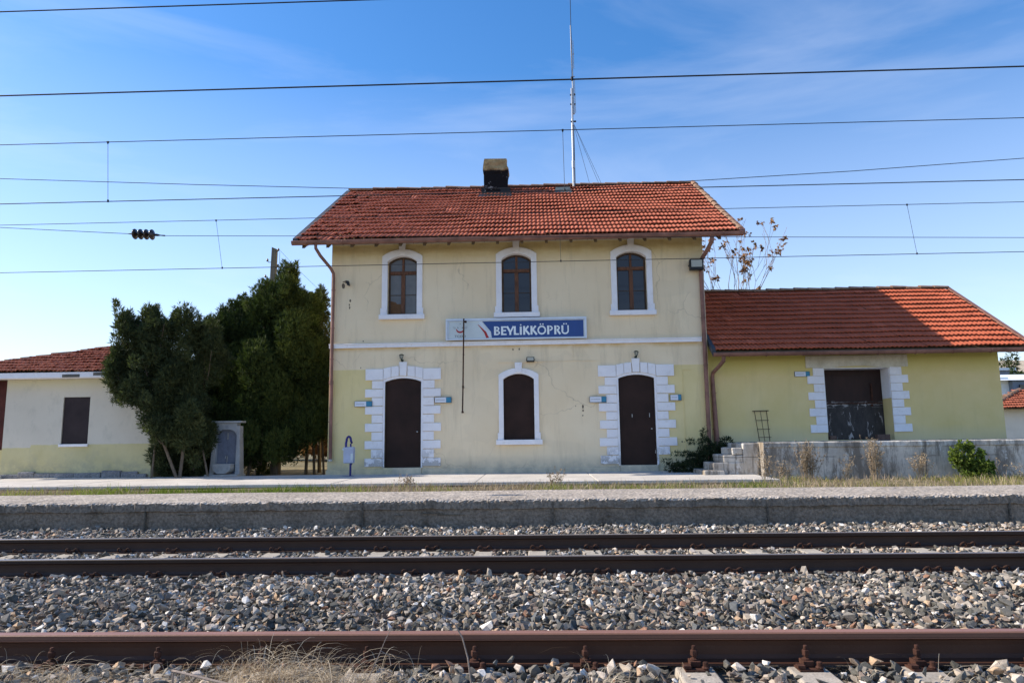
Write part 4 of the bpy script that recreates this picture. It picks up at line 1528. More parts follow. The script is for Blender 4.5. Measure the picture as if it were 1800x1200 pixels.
SY = FY - 0.13
st = thing('station_sign', 'blue station name board reading BEYLİKKÖPRÜ with white logo panel', 'sign', (-0.48, FY, 3.60))
m = MB()
sx0, sx1, sz0, sz1 = -2.27, 1.32, 3.625, 4.175
m.box(sx0 + 0.05, sx1 - 0.05, SY + 0.03, FY - 0.002, sz0 + 0.02, sz1 - 0.03)
m.build('housing', MT['sign_frame'], st)
m = MB()
t_ = 0.05
m.box(sx0, sx1, SY - 0.01, SY + 0.045, sz1 - t_, sz1)
m.box(sx0, sx1, SY - 0.01, SY + 0.045, sz0, sz0 + 0.03)
m.box(sx0, sx0 + t_, SY - 0.01, SY + 0.045, sz0 + 0.031, sz1 - t_ - 0.001)
m.box(sx1 - t_, sx1, SY - 0.01, SY + 0.045, sz0 + 0.031, sz1 - t_ - 0.001)
m.box(sx0 + t_ + 0.03, sx1 - t_ - 0.03, SY - 0.014, SY + 0.02, sz1 - t_ - 0.022, sz1 - t_ - 0.010)
m.box(sx0 + t_ + 0.02, sx0 + t_ + 0.034, SY - 0.014, SY + 0.02, sz0 + 0.031, sz1 - t_ - 0.023)
m.build('frame', MT['sign_frame'], st, bevel=0.005)
py0 = SY + 0.008
pnl = MB()
pnl.box(sx0 + t_, sx1 - t_, py0, py0 + 0.02, sz0 + 0.03, sz1 - t_)
pnl = pnl.build('panel', MT['sign_white'], st)
zb, zt = sz0 + 0.045, sz1 - t_ - 0.03
m = MB()
m.prism([(-1.335, zt), (-1.115, zb + 0.16), (-1.09, zb), (sx1 - t_ - 0.03, zb), (sx1 - t_ - 0.03, zt)], py0 - 0.003, py0)
m.build('blue_field', MT['blue'], pnl)
m = MB()
m.ring([(-1.45, zt - 0.08), (-1.38, zt - 0.17), (-1.29, zt - 0.29), (-1.235, zb)], [(-1.445, zt - 0.07), (-1.35, zt - 0.16), (-1.235, zt - 0.27), (-1.165, zb)], py0 - 0.003, py0)
m.build('red_stripe', MT['red'], pnl)
m = MB()
m.ring([(-1.435, zt), (-1.33, zt - 0.14), (-1.215, zb + 0.14), (-1.15, zb)], [(-1.35, zt), (-1.24, zt - 0.20), (-1.135, zb + 0.16), (-1.11, zb)], py0 - 0.002, py0)
m.build('white_stripe', MT['sign_frame'], pnl)
# logo: crescent, star dot, two winged wheels in grey, letters below
lx, lz = -1.90, zb + 0.235
m = MB()
oo = [(lx + 0.105 * math.cos(q), lz + 0.10 * math.sin(q)) for q in np.linspace(PI * 1.02, PI * 1.98, 15)]
ii = [(lx + 0.088 * math.cos(q), lz + 0.022 + 0.078 * math.sin(q)) for q in np.linspace(PI * 1.02, PI * 1.98, 15)]
m.ring(oo, ii, py0 - 0.004, py0)
m.build('logo_crescent', MT['red'], pnl)
m = MB()
m.prism([(lx + 0.015 * math.cos(q) * (1 if i_ % 2 else 0.45), lz + 0.135 + 0.015 * math.sin(q) * (1 if i_ % 2 else 0.45)) for i_, q in enumerate(np.linspace(0, 2 * PI, 11)[:-1])], py0 - 0.004, py0)
for sg in (-1, 1):
    m.prism([(lx + sg * 0.04, lz + 0.03), (lx + sg * 0.065, lz + 0.06), (lx + sg * 0.075, lz + 0.045), (lx + sg * 0.055, lz + 0.02)][::sg], py0 - 0.004, py0)
m.build('logo_star', MT['grey_film'], pnl)
m = MB()
for sg in (-1, 1):
    for q in range(3):
        m.prism([(lx + sg * 0.11, lz + 0.005 + q * 0.02), (lx + sg * (0.17 + q * 0.01), lz + 0.02 + q * 0.02), (lx + sg * (0.175 + q * 0.01), lz + 0.028 + q * 0.02), (lx + sg * 0.11, lz + 0.013 + q * 0.02)][::sg], py0 - 0.004, py0)
m.build('logo_wings', MT['pale_grey'], pnl)
text_obj('logo_lettering', 'TCDD', 0.08, (lx - 0.145, py0, zb + 0.025), MT['grey_film'], pnl, width=0.29, height=0.058, bold=0.001, depth=0.003)


# station name: heavy hand-cut capitals drawn from bars and rings
def letters(parent):
    H_ = 0.225
    z0 = zb + 0.065
    y0 = py0
    out_ = MB()
    T_ = 0.052

    def bar(p, q, t=T_):
        p, q = Vector((p[0], 0, p[1])), Vector((q[0], 0, q[1]))
        dd = (q - p).normalized()
        nn_ = Vector((-dd.z, 0, dd.x)) * t / 2
        pts = [p + nn_, p - nn_, q - nn_, q + nn_]
        out_.prism([(v_.x, v_.z) for v_ in pts], y0 - 0.010 - random.uniform(0, 0.001), y0 - 0.001)

    def bowl(cx, cz, rx, rz, a0, a1, t=0.038):
        qs = np.linspace(a0, a1, 16)
        out_.ring([(cx + rx * math.cos(q), cz + rz * math.sin(q)) for q in qs],
                  [(cx + (rx - t) * math.cos(q), cz + (rz - t) * math.sin(q)) for q in qs], y0 - 0.0105, y0 - 0.001)

    def dot(cx, cz, r=0.019):
        out_.prism([(cx + r * math.cos(q), cz + r * math.sin(q)) for q in np.linspace(0, 2 * PI, 11)[:-1]], y0 - 0.010, y0 - 0.001)
    h2 = T_ / 2
    x = -1.035
    slope = 0.010

    def zz(x_):
        return z0
    # B
    z = zz(x)
    bar((x + h2, z), (x + h2, z + H_))
    bowl(x + 0.055, z + H_ * 0.74, 0.082, H_ * 0.26, -PI / 2, PI / 2, 0.034)
    bowl(x + 0.055, z + H_ * 0.28, 0.098, H_ * 0.28, -PI / 2, PI / 2, 0.036)
    x += 0.180
    # E
    bar((x + h2, z), (x + h2, z + H_))
    for f, l_ in ((0.085, 0.140), (0.51, 0.125), (0.915, 0.140)):
        bar((x + h2, z + H_ * f), (x + l_, z + H_ * f), 0.036)
    x += 0.133
    # Y (arms meet low on a short stem)
    bar((x + 0.02, z + H_), (x + 0.105, z + H_ * 0.28), 0.05)
    bar((x + 0.185, z + H_), (x + 0.100, z + H_ * 0.28), 0.042)
    bar((x + 0.100, z), (x + 0.100, z + H_ * 0.34), 0.05)
    x += 0.190
    # L
    bar((x + h2, z), (x + h2, z + H_))
    bar((x + h2, z + 0.019), (x + 0.135, z + 0.019), 0.038)
    x += 0.153
    # dotted I
    bar((x + h2, z), (x + h2, z + H_ * 0.94))
    dot(x + h2, z + H_ * 1.13)
    x += 0.086
    # K K
    for _ in range(2):
        bar((x + h2, z), (x + h2, z + H_))
        bar((x + h2 + 0.01, z + H_ * 0.46), (x + 0.135, z + H_), 0.045)
        bar((x + 0.060, z + H_ * 0.56), (x + 0.160, z + 0.0), 0.050)
        x += 0.185
    # O with dots
    bowl(x + 0.103, z + H_ * 0.5, 0.112, H_ * 0.52, 0, 2 * PI, 0.040)
    dot(x + 0.072, z + H_ * 1.17)
    dot(x + 0.136, z + H_ * 1.17)
    x += 0.240
    # P
    bar((x + h2, z), (x + h2, z + H_))
    bowl(x + 0.062, z + H_ * 0.70, 0.082, H_ * 0.30, -PI / 2, PI / 2, 0.036)
    x += 0.180
    # R
    bar((x + h2, z), (x + h2, z + H_))
    bowl(x + 0.062, z + H_ * 0.72, 0.080, H_ * 0.28, -PI / 2, PI / 2, 0.036)
    bar((x + 0.075, z + H_ * 0.50), (x + 0.150, z), 0.048)
    x += 0.180
    # U with dots
    bar((x + h2, z + H_ * 0.36), (x + h2, z + H_), 0.050)
    bar((x + 0.172, z + H_ * 0.36), (x + 0.172, z + H_), 0.034)
    bowl(x + 0.095, z + H_ * 0.38, 0.094, H_ * 0.39, PI, 2 * PI, 0.038)
    dot(x + 0.066, z + H_ * 1.17)
    dot(x + 0.128, z + H_ * 1.17)
    return out_.build('lettering', MT['letter'], parent)


letters(pnl)

# ---- rusty rod hanging in front of the sign
t = thing('rusty_rod', 'thin rusty rod standing off the wall across the left end of the name board', 'rod', (-1.83, 17.72, 1.79))
m = MB()
m.tube([(-1.790, 17.72, 4.15), (-1.815, 17.72, 2.5), (-1.83, 17.72, 1.79)], 0.018, 8)
m.build('rod', MT['rust'], t)
m = MB()
m.tube([(-1.79, 17.72, 4.07), (-1.75, 17.76, 4.07), (-1.75, 17.84, 4.07)], 0.016, 6)
m.lathe((-1.745, 17.72, 4.07), [(0.03, -0.02), (0.03, 0.02)], 8, axis='y')
m.tube([(-1.815, 17.72, 2.42), (-1.815, 17.99, 2.42)], 0.011, 6)
m.lathe((-1.815, 17.72, 2.40), [(0.026, 0), (0.026, 0.05)], 8)
m.lathe((-1.83, 17.72, 1.77), [(0.026, 0), (0.026, 0.05)], 8)
m.tube([(-1.83, 17.72, 1.80), (-1.83, 17.99, 1.80)], 0.011, 6)
m.build('wall_bracket', MT['rust_dark'], t)

# ---- small name plates beside doors
def plate(x0, x1, z0, z1, y, label, frac=0.62):
    t = thing('name_plate', label, 'sign', ((x0 + x1) / 2, y, z0), 'small white and blue name plates')
    m = MB()
    m.box(x0, x1, y - 0.022, y - 0.002, z0, z1)
    m.build('backing', MT['verge'], t)
    xs2 = x0 + (x1 - x0) * frac
    m = MB()
    m.box(x0 + 0.008, xs2, y - 0.027, y - 0.0225, z0 + 0.008, z1 - 0.008)
    p = m.build('white_panel', MT['plate_white'], t)
    m = MB()
    zc = (z0 + z1) / 2
    x = x0 + 0.04
    while x < xs2 - 0.05:
        w = random.uniform(0.012, 0.03)
        m.box(x, x + w, y - 0.0285, y - 0.0272, zc - 0.006, zc + 0.010)
        x += w + 0.006
    m.build('small_print', MT['pale_grey'], p)
    m = MB()
    m.box(xs2 + 0.001, x1 - 0.008, y - 0.027, y - 0.0225, z0 + 0.008, z1 - 0.008)
    m.build('blue_panel', MT['teal'], t)


plate(-4.60, -4.15, 1.975, 2.115, FY - 0.036, 'small white and blue plate on the yellow wall left of the left door', 0.66)
plate(-2.56, -2.13, 2.045, 2.19, FY - 0.036, 'small white and blue plate between the left door and the rusty rod', 0.68)
plate(1.35, 1.77, 2.00, 2.15, FY - 0.036, 'small white and blue plate on the cream wall left of the right door', 0.70)
plate(3.36, 3.64, 2.02, 2.17, FY - 0.036, 'shortest white and blue plate, right of the right door', 0.70)

# ---- lanterns over the doors
def lantern(x, z, label):
    t = thing('wall_lantern', label, 'lantern', (x, FY, z), 'wall lanterns over the doors')
    y = FY - 0.13
    m = MB()
    m.tube([(x, FY - 0.002, z + 0.02), (x, FY - 0.08, z + 0.015), (x, y, z + 0.035)], 0.010, 6)
    m.lathe((x, FY - 0.012, z + 0.03), [(0.035, 0), (0.035, 0.010)], 10, axis='y')
    m.build('arm', MT['lamp_green'], t)
    m = MB()
    m.lathe((x, y, z + 0.03), [(0.022, 0), (0.028, 0.01), (0.012, 0.02), (0.028, 0.032)], 8)
    m.build('base', MT['lamp_green'], t)
    m = MB()
    m.lathe((x, y, z + 0.063), [(0.030, 0), (0.050, 0.085)], 6)
    m.build('glass', MT['lens'], t)
    m = MB()
    for i in range(6):
        q = 2 * PI * i / 6
        m.tube([(x + 0.032 * math.cos(q), y + 0.032 * math.sin(q), z + 0.062), (x + 0.054 * math.cos(q), y + 0.054 * math.sin(q), z + 0.152)], 0.005, 4)
    m.lathe((x, y, z + 0.149), [(0.064, 0), (0.066, 0.008), (0.035, 0.028), (0.012, 0.034)], 6)
    m.build('cage', MT['lamp_green'], t)


lantern(-3.40, 3.11, 'green glass wall lantern over the left door')
lantern(2.545, 3.10, 'green glass wall lantern over the right door')


def floodlight(x, z, w, h, d_, label, y=FY, lens_c='lens', tilt=0.25):
    t = thing('floodlight', label, 'floodlight', (x, y, z - h / 2))
    ya, yb = y - 0.10 - d_, y - 0.10
    m = MB()
    m.box(x - w / 2, x + w / 2, ya, yb, z - h / 2, z + h / 2, taper=0.0)
    bd = m.build('housing', MT['black'], t, bevel=0.01)
    m = MB()
    m.box(x - w * 0.40, x + w * 0.40, ya - 0.006, ya - 0.001, z - h * 0.24, z + h * 0.40)
    m.build('lens', MT[lens_c], t)
    m = MB()
    m.tube([(x - w * 0.51, ya + d_ * 0.5, z), (x - w * 0.51, yb + 0.05, z), (x - w * 0.3, y - 0.01, z), (x + w * 0.3, y - 0.01, z), (x + w * 0.51, yb + 0.05, z), (x + w * 0.51, ya + d_ * 0.5, z)], 0.010, 6)
    m.build('bracket', MT['black'], t)
    return t


floodlight(4.14, 5.45, 0.34, 0.28, 0.14, 'large dark floodlight under the eave beside the right downpipe')
floodlight(-0.12, 3.10, 0.20, 0.13, 0.06, 'small black floodlight on the wall over the ground floor window')
# broken camera-like fitting high on the left
t = thing('broken_light_fitting', 'small broken black light fitting high on the left of the upper wall', 'lamp', (-4.83, FY, 5.12))
m = MB()
pts = [(-4.88, 5.24), (-4.84, 5.12), (-4.77, 5.10), (-4.80, 5.23)]
m.prism(pts, FY - 0.12, FY - 0.05)
m.build('housing', MT['black'], t, bevel=0.006)
m = MB()
m.tube([(-4.83, FY - 0.06, 5.19), (-4.90, FY - 0.03, 5.24), (-4.98, FY - 0.002, 5.22)], 0.009, 6)
m.build('arm', MT['rust_dark'], t)

# ---- antenna on the ridge
t = thing('radio_antenna', 'tall thin radio antenna mast on the station roof ridge', 'antenna', (1.35, 22.25, 9.1))
m = MB()
m.tube([(1.35, 22.25, 9.05), (1.36, 22.25, 11.55)], 0.036, 10)
m.tube([(1.355, 22.25, 9.85), (1.355, 22.25, 10.1)], 0.05, 10)
mast = m.build('mast', MT['steel'], t)
m = MB()
m.tube([(1.365, 22.22, 11.3), (1.36, 22.22, 12.6)], 0.032, 8)
m.tube([(1.415, 22.22, 11.7), (1.385, 22.22, 14.2), (1.375, 22.22, 14.85)], [0.030, 0.026, 0.018], 8)
m.build('upper_tube', MT['steel'], t)
m = MB()
m.tube([(1.47, 22.22, 11.75), (1.46, 22.22, 12.9)], 0.013, 6)
m.tube([(1.45, 22.22, 13.3), (1.44, 22.22, 14.3)], 0.013, 6)
for z in (12.0, 12.4, 13.0, 13.8):
    m.tube([(1.37, 22.22, z), (1.47, 22.22, z + 0.02)], 0.014, 6)
m.build('dipole', MT['steel'], t)
m = MB()
for z in (11.45, 12.05, 12.38):
    m.tube([(1.30, 22.23, z), (1.48, 22.23, z)], 0.028, 6)
m.tube([(1.36, 22.25, 11.6), (1.40, 22.25, 11.2), (1.40, 22.25, 9.2)], 0.012, 6)
m.build('clamp', MT['black'], t)
m = MB()
for (gx, gy_, gz_) in ((2.55, 24.5, 8.0), (2.95, 24.0, 8.3), (3.6, 25.0, 7.7), (1.2, 19.5, 7.6)):
    m.tube([(1.37, 22.25, 11.45), (gx, gy_, gz_)] if gy_ > 22 else [(1.37, 22.25, 9.4), (1.37, 22.25, 9.3)], 0.006, 4)
m.build('guy_wire', MT['wire'], t)

# ================================================================ GOODS SHED
gs = thing('goods_shed', 'low yellow goods shed with red tiled roof joined to the right of the station', 'building', (8, 18.15, 0.9))
SYD = 18.15
m = MB()
sx0_, sx1_ = 4.37, 11.62
zt_ = 3.42
dh = (7.27, 8.90, 0.99, 2.80)
wall_with_holes(m, sx0_, sx1_, 0.0, zt_, SYD, 0.50, [dh])
yrs, zrs = 20.9, 5.33
ybs = 2 * yrs - SYD
m.add([(sx1_, SYD, 0.0), (sx1_, ybs, 0.0), (sx1_, ybs, zt_), (sx1_, yrs, zrs - 0.1), (sx1_, SYD, zt_)], [(4, 3, 2, 1, 0)])
m.add([(sx0_, ybs, 0.0), (sx1_, ybs, 0.0), (sx1_, ybs, zt_), (sx0_, ybs, zt_)], [(0, 3, 2, 1)])
m.build('wall', MT['shed_wall'], gs)
m = MB()
m.box(dh[0] + 0.01, dh[1] - 0.01, SYD + 0.44, SYD + 0.49, 1.0, 2.79)
sd = m.build('door', MT['shed_door'], gs)
m = MB()
m.box(7.30, 8.88, SYD + 0.42, SYD + 0.438, 1.90, 1.93)
m.box(8.60, 8.64, SYD + 0.40, SYD + 0.438, 1.98, 2.42)
m.lathe((8.60, SYD + 0.43, 1.86), [(0.03, 0), (0.03, -0.03)], 10, axis='y')
m.build('door_rail', MT['rust'], sd)
# white painted upper reveal with lower part left yellow
m = MB()
m.box(dh[1] - 0.014, dh[1] - 0.001, SYD - 0.002, SYD + 0.43, 2.02, 2.79)
m.box(dh[0] + 0.001, dh[0] + 0.014, SYD - 0.002, SYD + 0.43, 1.2, 2.79)
m.box(dh[0] + 0.015, dh[1] - 0.015, SYD - 0.002, SYD + 0.43, 2.776, 2.795)
m.build('reveal_paint', MT['white'], gs)
m = MB()
m.prism([(dh[0] - 0.01, 2.80), (6.83, 2.80), (6.83, 3.10), (9.36, 3.10), (9.36, 2.80), (dh[1] + 0.01, 2.80)] + [(x_, z_) for x_, z_ in arc(dh[0], dh[1], 2.765, 2.835, 10)][::-1], SYD - 0.040, SYD - 0.003)
m.build('lintel', MT['lintel'], gs, bevel=0.005)
hr = (2.795 - 1.17) / 8
for sg, e in ((-1, dh[0]), (1, dh[1])):
    m = MB()
    for i in range(8):
        ln = 0.27 if i % 2 == 0 else 0.42
        if sg > 0:
            ln += 0.02
        p, q = sorted((e, e + sg * ln))
        z1 = 2.795 - i * hr
        m.box(p, q, SYD - (0.033 if i % 2 else 0.028), SYD - 0.002, z1 - hr + 0.009, z1, j=0.003)
    m.build('quoin_surround', MT['white'], gs, bevel=0.005)
# roof of the shed
sye, sze = 17.62, 3.20
ro0, ro1 = 4.40, 12.12
m = MB()
for (ya, yb2) in ((sye, yrs), (2 * yrs - sye, yrs)):
    m.add([(ro0, ya, sze - 0.03), (ro1, ya, sze - 0.03), (ro1, yb2, zrs - 0.03), (ro0, yb2, zrs - 0.03),
           (ro0, ya, sze - 0.10), (ro1, ya, sze - 0.10), (ro1, yb2, zrs - 0.10), (ro0, yb2, zrs - 0.10)],
          [(0, 1, 2, 3), (4, 7, 6, 5), (0, 4, 5, 1), (0, 3, 7, 4), (1, 5, 6, 2)])
sroof = m.build('roof', MT['soffit'], gs)
tile_roof('tile_covering', MT['tile_new'], sroof, ro0 + 0.06, ro1 - 0.08, sye, sze, yrs, zrs, 13, mess=0.6, warp=0.012)
tile_roof('tile_covering', MT['tile_new'], sroof, ro0 + 0.06, ro1 - 0.08, 2 * yrs - sye, sze, yrs, zrs, 11, mess=0.5, warp=0.01)
ridge_caps('ridge_tiles', MT['ridge'], sroof, (ro0 + 0.05, yrs, zrs + 0.03), (ro1, yrs, zrs + 0.03), 19, 0.095, 0.006)
for xv, mm in ((ro0 - 0.02, MT['verge']), (ro1 - 0.02, MT['gutter'])):
    m = MB()
    m.add([(xv, sye - 0.02, sze - 0.10), (xv + 0.09, sye - 0.02, sze - 0.10), (xv + 0.09, yrs, zrs - 0.10), (xv, yrs, zrs - 0.10),
           (xv, sye - 0.02, sze + 0.06), (xv + 0.09, sye - 0.02, sze + 0.06), (xv + 0.09, yrs, zrs + 0.07), (xv, yrs, zrs + 0.07)],
          [(0, 3, 2, 1), (4, 5, 6, 7), (0, 1, 5, 4), (0, 4, 7, 3), (1, 2, 6, 5), (2, 3, 7, 6)])
    m.build('verge_flashing', mm, sroof)
gutter('gutter', gs, ro0 - 0.02, ro1 + 0.05, sye - 0.06, sze - 0.07, 0.072)
m = MB()
m.tube([(4.64, sye - 0.06, sze - 0.13), (4.64, sye - 0.03, sze - 0.24), (4.58, sye + 0.12, sze - 0.34), (4.47, SYD - 0.14, sze - 0.50), (4.46, SYD - 0.09, sze - 0.62), (4.50, SYD - 0.09, 0.75)], [0.05, 0.05, 0.048, 0.048, 0.05, 0.066], 12)
for z in (2.2, 1.75, 1.3):
    m.tube([(4.475, SYD - 0.09, z - 0.01), (4.475, SYD - 0.09, z + 0.01)], 0.068, 12)
m.build('downpipe', MT['gutter'], gs)
plate(6.54, 6.92, 2.585, 2.715, SYD, 'small white and blue plate on the goods shed left of its door', 0.72)

# ================================================================ LOADING DOCK
dk = thing('loading_dock', 'stained grey concrete loading dock with steps in front of the goods shed', 'loading dock', (8, 16, 0.0))
V, F = [], []
DX0, DX1 = 4.98, 20.0
xs = np.linspace(DX0, DX1, 110)
pr_ = [(15.99, -0.05), (16.0, 0.3), (16.0, 0.6), (15.995, 0.84), (15.975, 0.86), (15.975, 0.95), (16.0, 0.965), (18.149, 0.975)]
for x in xs:
    for k, (y, z) in enumerate(pr_):
        jj = 0.008 if 0 < k < 7 else 0
        V.append((x, y + random.uniform(-jj, jj), z + random.uniform(-jj, jj) * 0.8))
npf = len(pr_)
for i in range(len(xs) - 1):
    for k in range(npf - 1):
        F.append((i * npf + k, (i + 1) * npf + k, (i + 1) * npf + k + 1, i * npf + k + 1))
F.append(tuple([k for k in range(npf)][::-1]) + (len(V),))
V.append((DX0, 18.149, -0.05))
link_mesh('front_wall', V, F, MT['dock'], dk)
m = MB()
m.box(4.62, 4.978, 16.30, 18.10, 0.0, 0.955, j=0.006)
m.build('end_wall', MT['dock'], dk, bevel=0.02)
stp = [(3.72, 4.05, 0.36), (3.98, 4.36, 0.52), (4.22, 4.62, 0.68), (4.42, 4.618, 0.84)]
m = MB()
m.box(3.70, 4.15, 16.12, 17.3, 0.2, 0.365, j=0.012)
m.box(3.95, 4.619, 16.30, 17.3, 0.2, 0.53, j=0.012)
m.box(4.18, 4.618, 16.302, 17.3, 0.532, 0.70, j=0.012)
m.box(4.38, 4.617, 16.304, 17.3, 0.702, 0.86, j=0.012)
m.build('steps', MT['dock'], dk, bevel=0.02)

# things standing on the dock
t = tag(MB().tube([(5.49, 17.88, 0.975), (5.47, 18.10, 1.74)], 0.009, 6).tube([(5.74, 17.88, 0.975), (5.77, 18.10, 1.74)], 0.009, 6).tube([(5.615, 17.87, 0.975), (5.615, 18.09, 1.74)], 0.007, 6)
        .tube([(5.42, 18.09, 1.73), (5.82, 18.09, 1.74)], 0.012, 6).tube([(5.47, 18.03, 1.50), (5.79, 18.03, 1.50)], 0.008, 6).tube([(5.47, 17.97, 1.28), (5.79, 17.97, 1.28)], 0.008, 6).tube([(5.47, 17.91, 1.08), (5.79, 17.91, 1.08)], 0.008, 6)
        .build('iron_ladder', MT['rust_dark'], origin=(5.6, 17.95, 0.97)), 'small dark iron ladder leaning on the yellow goods shed wall', 'ladder')
t = tag(MB().box(7.33, 7.50, 18.20, 18.36, 0.977, 1.10, j=0.008).build('stone_block', MT['brick'], bevel=0.01, origin=(7.4, 18.3, 0.97)), 'small dark block at the left foot of the goods shed door', 'block')
t = tag(MB().box(8.42, 8.72, 18.0, 18.14, 0.977, 1.12, j=0.008).build('stone_block', MT['brick'], bevel=0.01, origin=(8.5, 18.1, 0.97)), 'brown block at the right foot of the goods shed door', 'block')

# ================================================================ LEFT HOUSE
lh = thing('small_house', 'low white and pale green house with tiled hip roof left of the junipers', 'house', (-12, 18.0, 0.28))
HY = 18.0
m = MB()
hx0, hx1 = -13.72, -9.80
wh_ = (-12.19, -11.49, 1.13, 2.33)
wall_with_holes(m, hx0, hx1, 0.2, 2.80, HY, 0.12, [wh_])
m.add([(hx1, HY, 0.2), (hx1, 23.5, 0.2), (hx1, 23.5, 2.8), (hx1, HY, 2.8)], [(3, 2, 1, 0)])
m.add([(hx0, HY, 0.2), (hx0, 20, 0.2), (hx0, 20, 2.8), (hx0, HY, 2.8)], [(0, 1, 2, 3)])
m.add([(-18, 20, 0.2), (hx0, 20, 0.2), (hx0, 20, 2.8), (-18, 20, 2.8)], [(0, 1, 2, 3)])
m.add([(-18, 23.5, 0.2), (hx1, 23.5, 0.2), (hx1, 23.5, 2.8), (-18, 23.5, 2.8)], [(0, 3, 2, 1)])
m.build('wall', MT['house_wall'], lh)
m = MB()
m.box(-14.9, hx0 - 0.02, HY + 0.25, HY + 0.33, 1.0, 2.80)
m.build('porch_screen', simple('dark_red_brown_boards', (0.08, 0.02, 0.015), 0.7), lh)
m = MB()
m.box(-14.9, hx0 - 0.021, HY + 0.18, HY + 0.40, 0.2, 0.995)
m.build('porch_wall', MT['house_wall'], lh)
m = MB()
m.box(wh_[0] + 0.006, wh_[1] - 0.006, HY + 0.03, HY + 0.06, wh_[2] + 0.005, wh_[3] - 0.005)
m.build('shutter', MT['shutter'], lh)
m = MB()
m.box(wh_[0] - 0.03, wh_[1] + 0.03, HY - 0.05, HY - 0.001, wh_[2] - 0.07, wh_[2] - 0.001)
m.build('sill', MT['white'], lh, bevel=0.008)
m = MB()
x = hx0
while x < hx1 - 0.1:
    x2 = min(x + random.uniform(0.35, 0.7), hx1 - 0.05)
    m.box(x, x2 - 0.01, HY - 0.09 - random.uniform(0, 0.04), HY - 0.002, 0.2, 0.40 + random.uniform(-0.05, 0.05), j=0.015)
    x = x2
m.build('plinth', MT['plinth'], lh, bevel=0.02)
ley, lez, lry, lrz = 17.62, 2.93, 20.9, 4.02
lx0_, lx1_, lxr0, lxr1 = -15.8, -9.35, -12.45, -11.4
m = MB()
m.add([(lx0_, ley, lez), (lx1_, ley, lez), (lx1_, 2 * lry - ley, lez), (lx0_, 2 * lry - ley, lez), (lxr0, lry, lrz), (lxr1, lry, lrz)],
      [(0, 1, 5, 4), (1, 2, 5), (2, 3, 4, 5), (3, 0, 4), (3, 2, 1, 0)])
lroof = m.build('roof', MT['soffit'], lh)
tile_roof('tile_covering', MT['tile_old'], lroof, lx0_, lx1_, ley, lez + 0.01, lry, lrz + 0.01, 10, xr=(lxr0, lxr1 + 0.05), mess=2.0, warp=0.02)
ridge_caps('hip_tiles', MT['ridge'], lroof, (lx0_, ley, lez - 0.0), (lxr0, lry, lrz + 0.0), 13, 0.11, 0.01)
ridge_caps('ridge_tiles', MT['ridge'], lroof, (lxr0, lry, lrz + 0.05), (lxr1 + 0.1, lry, lrz + 0.05), 3, 0.11, 0.01)
m = MB()
m.box(lx0_, lx1_, ley - 0.03, ley - 0.004, lez - 0.13, lez + 0.005)
m.box(lx0_, lx1_, ley, HY - 0.002, lez - 0.125, lez - 0.10)
m.build('fascia', MT['white'], lh)
m = MB()
m.box(-12.0, -11.55, ley - 0.036, ley - 0.031, lez - 0.125, lez - 0.05, j=0.001)
m.box(-11.2, -10.8, ley - 0.036, ley - 0.031, lez - 0.09, lez - 0.01, j=0.001)
m.build('bare_patch', MT['kerb'], lh)
tag(MB().box(-15.2, -13.55, 17.55, 17.88, 0.2, 0.36, j=0.01).build('stone_step', MT['walk'], bevel=0.02, origin=(-14.4, 17.7, 0.2)), 'low pale stone step at the left end of the small house', 'step')

# ================================================================ FOUNTAIN
fx, fy, fz = -8.10, 18.55, 0.25
t = thing('drinking_fountain', 'grey marble drinking fountain under the juniper trees', 'fountain', (fx, fy, fz))
m = MB()
m.box(fx - 0.43, fx + 0.43, fy - 0.32, fy + 0.22, fz - 0.1, fz + 0.06)
m.build('base', MT['marble'], t, bevel=0.01)
m = MB()
m.box(fx - 0.27, fx + 0.27, fy + 0.05, fy + 0.14, fz + 0.06, fz + 1.26)
bk = m.build('back_slab', MT['marble_blue'], t)
for sg in (-1, 1):
    m = MB()
    m.add([(fx + sg * 0.40, fy - 0.10, fz + 0.061), (fx + sg * 0.275, fy - 0.10, fz + 0.061), (fx + sg * 0.275, fy - 0.06, fz + 1.30), (fx + sg * 0.345, fy - 0.06, fz + 1.30),
           (fx + sg * 0.40, fy + 0.18, fz + 0.061), (fx + sg * 0.275, fy + 0.18, fz + 0.061), (fx + sg * 0.275, fy + 0.16, fz + 1.30), (fx + sg * 0.345, fy + 0.16, fz + 1.30)],
          [(0, 1, 2, 3), (4, 7, 6, 5), (0, 3, 7, 4), (1, 5, 6, 2), (3, 2, 6, 7)] if sg < 0 else [(3, 2, 1, 0), (5, 6, 7, 4), (4, 7, 3, 0), (2, 6, 5, 1), (7, 6, 2, 3)])
    m.build('pillar', MT['marble'], t, bevel=0.006)
m = MB()
ar = [(fx - 0.274, fz + 1.06), (fx - 0.20, fz + 1.16), (fx - 0.1, fz + 1.2), (fx + 0.1, fz + 1.2), (fx + 0.20, fz + 1.16), (fx + 0.274, fz + 1.06)]
tp = [(x_, fz + 1.38) for x_, _ in ar]
m.ring(tp, ar, fy - 0.07, fy + 0.16)
m.box(fx - 0.40, fx + 0.40, fy - 0.12, fy + 0.2, fz + 1.381, fz + 1.43)
m.build('arched_top', MT['marble'], t, bevel=0.006)
m = MB()
prof = [(-0.10, 0.0), (0.10, 0.0), (0.2, 0.06), (0.235, 0.12), (0.235, 0.25), (-0.235, 0.25), (-0.235, 0.12), (-0.2, 0.06)]
m.prism([(fx + a_, fz + 0.075 + b_) for a_, b_ in prof], fy - 0.30, fy + 0.045)
m.build('basin', MT['marble'], t, bevel=0.012)
m = MB()
m.box(fx - 0.02, fx + 0.02, fy + 0.03, fy + 0.048, fz + 0.95, fz + 1.12)
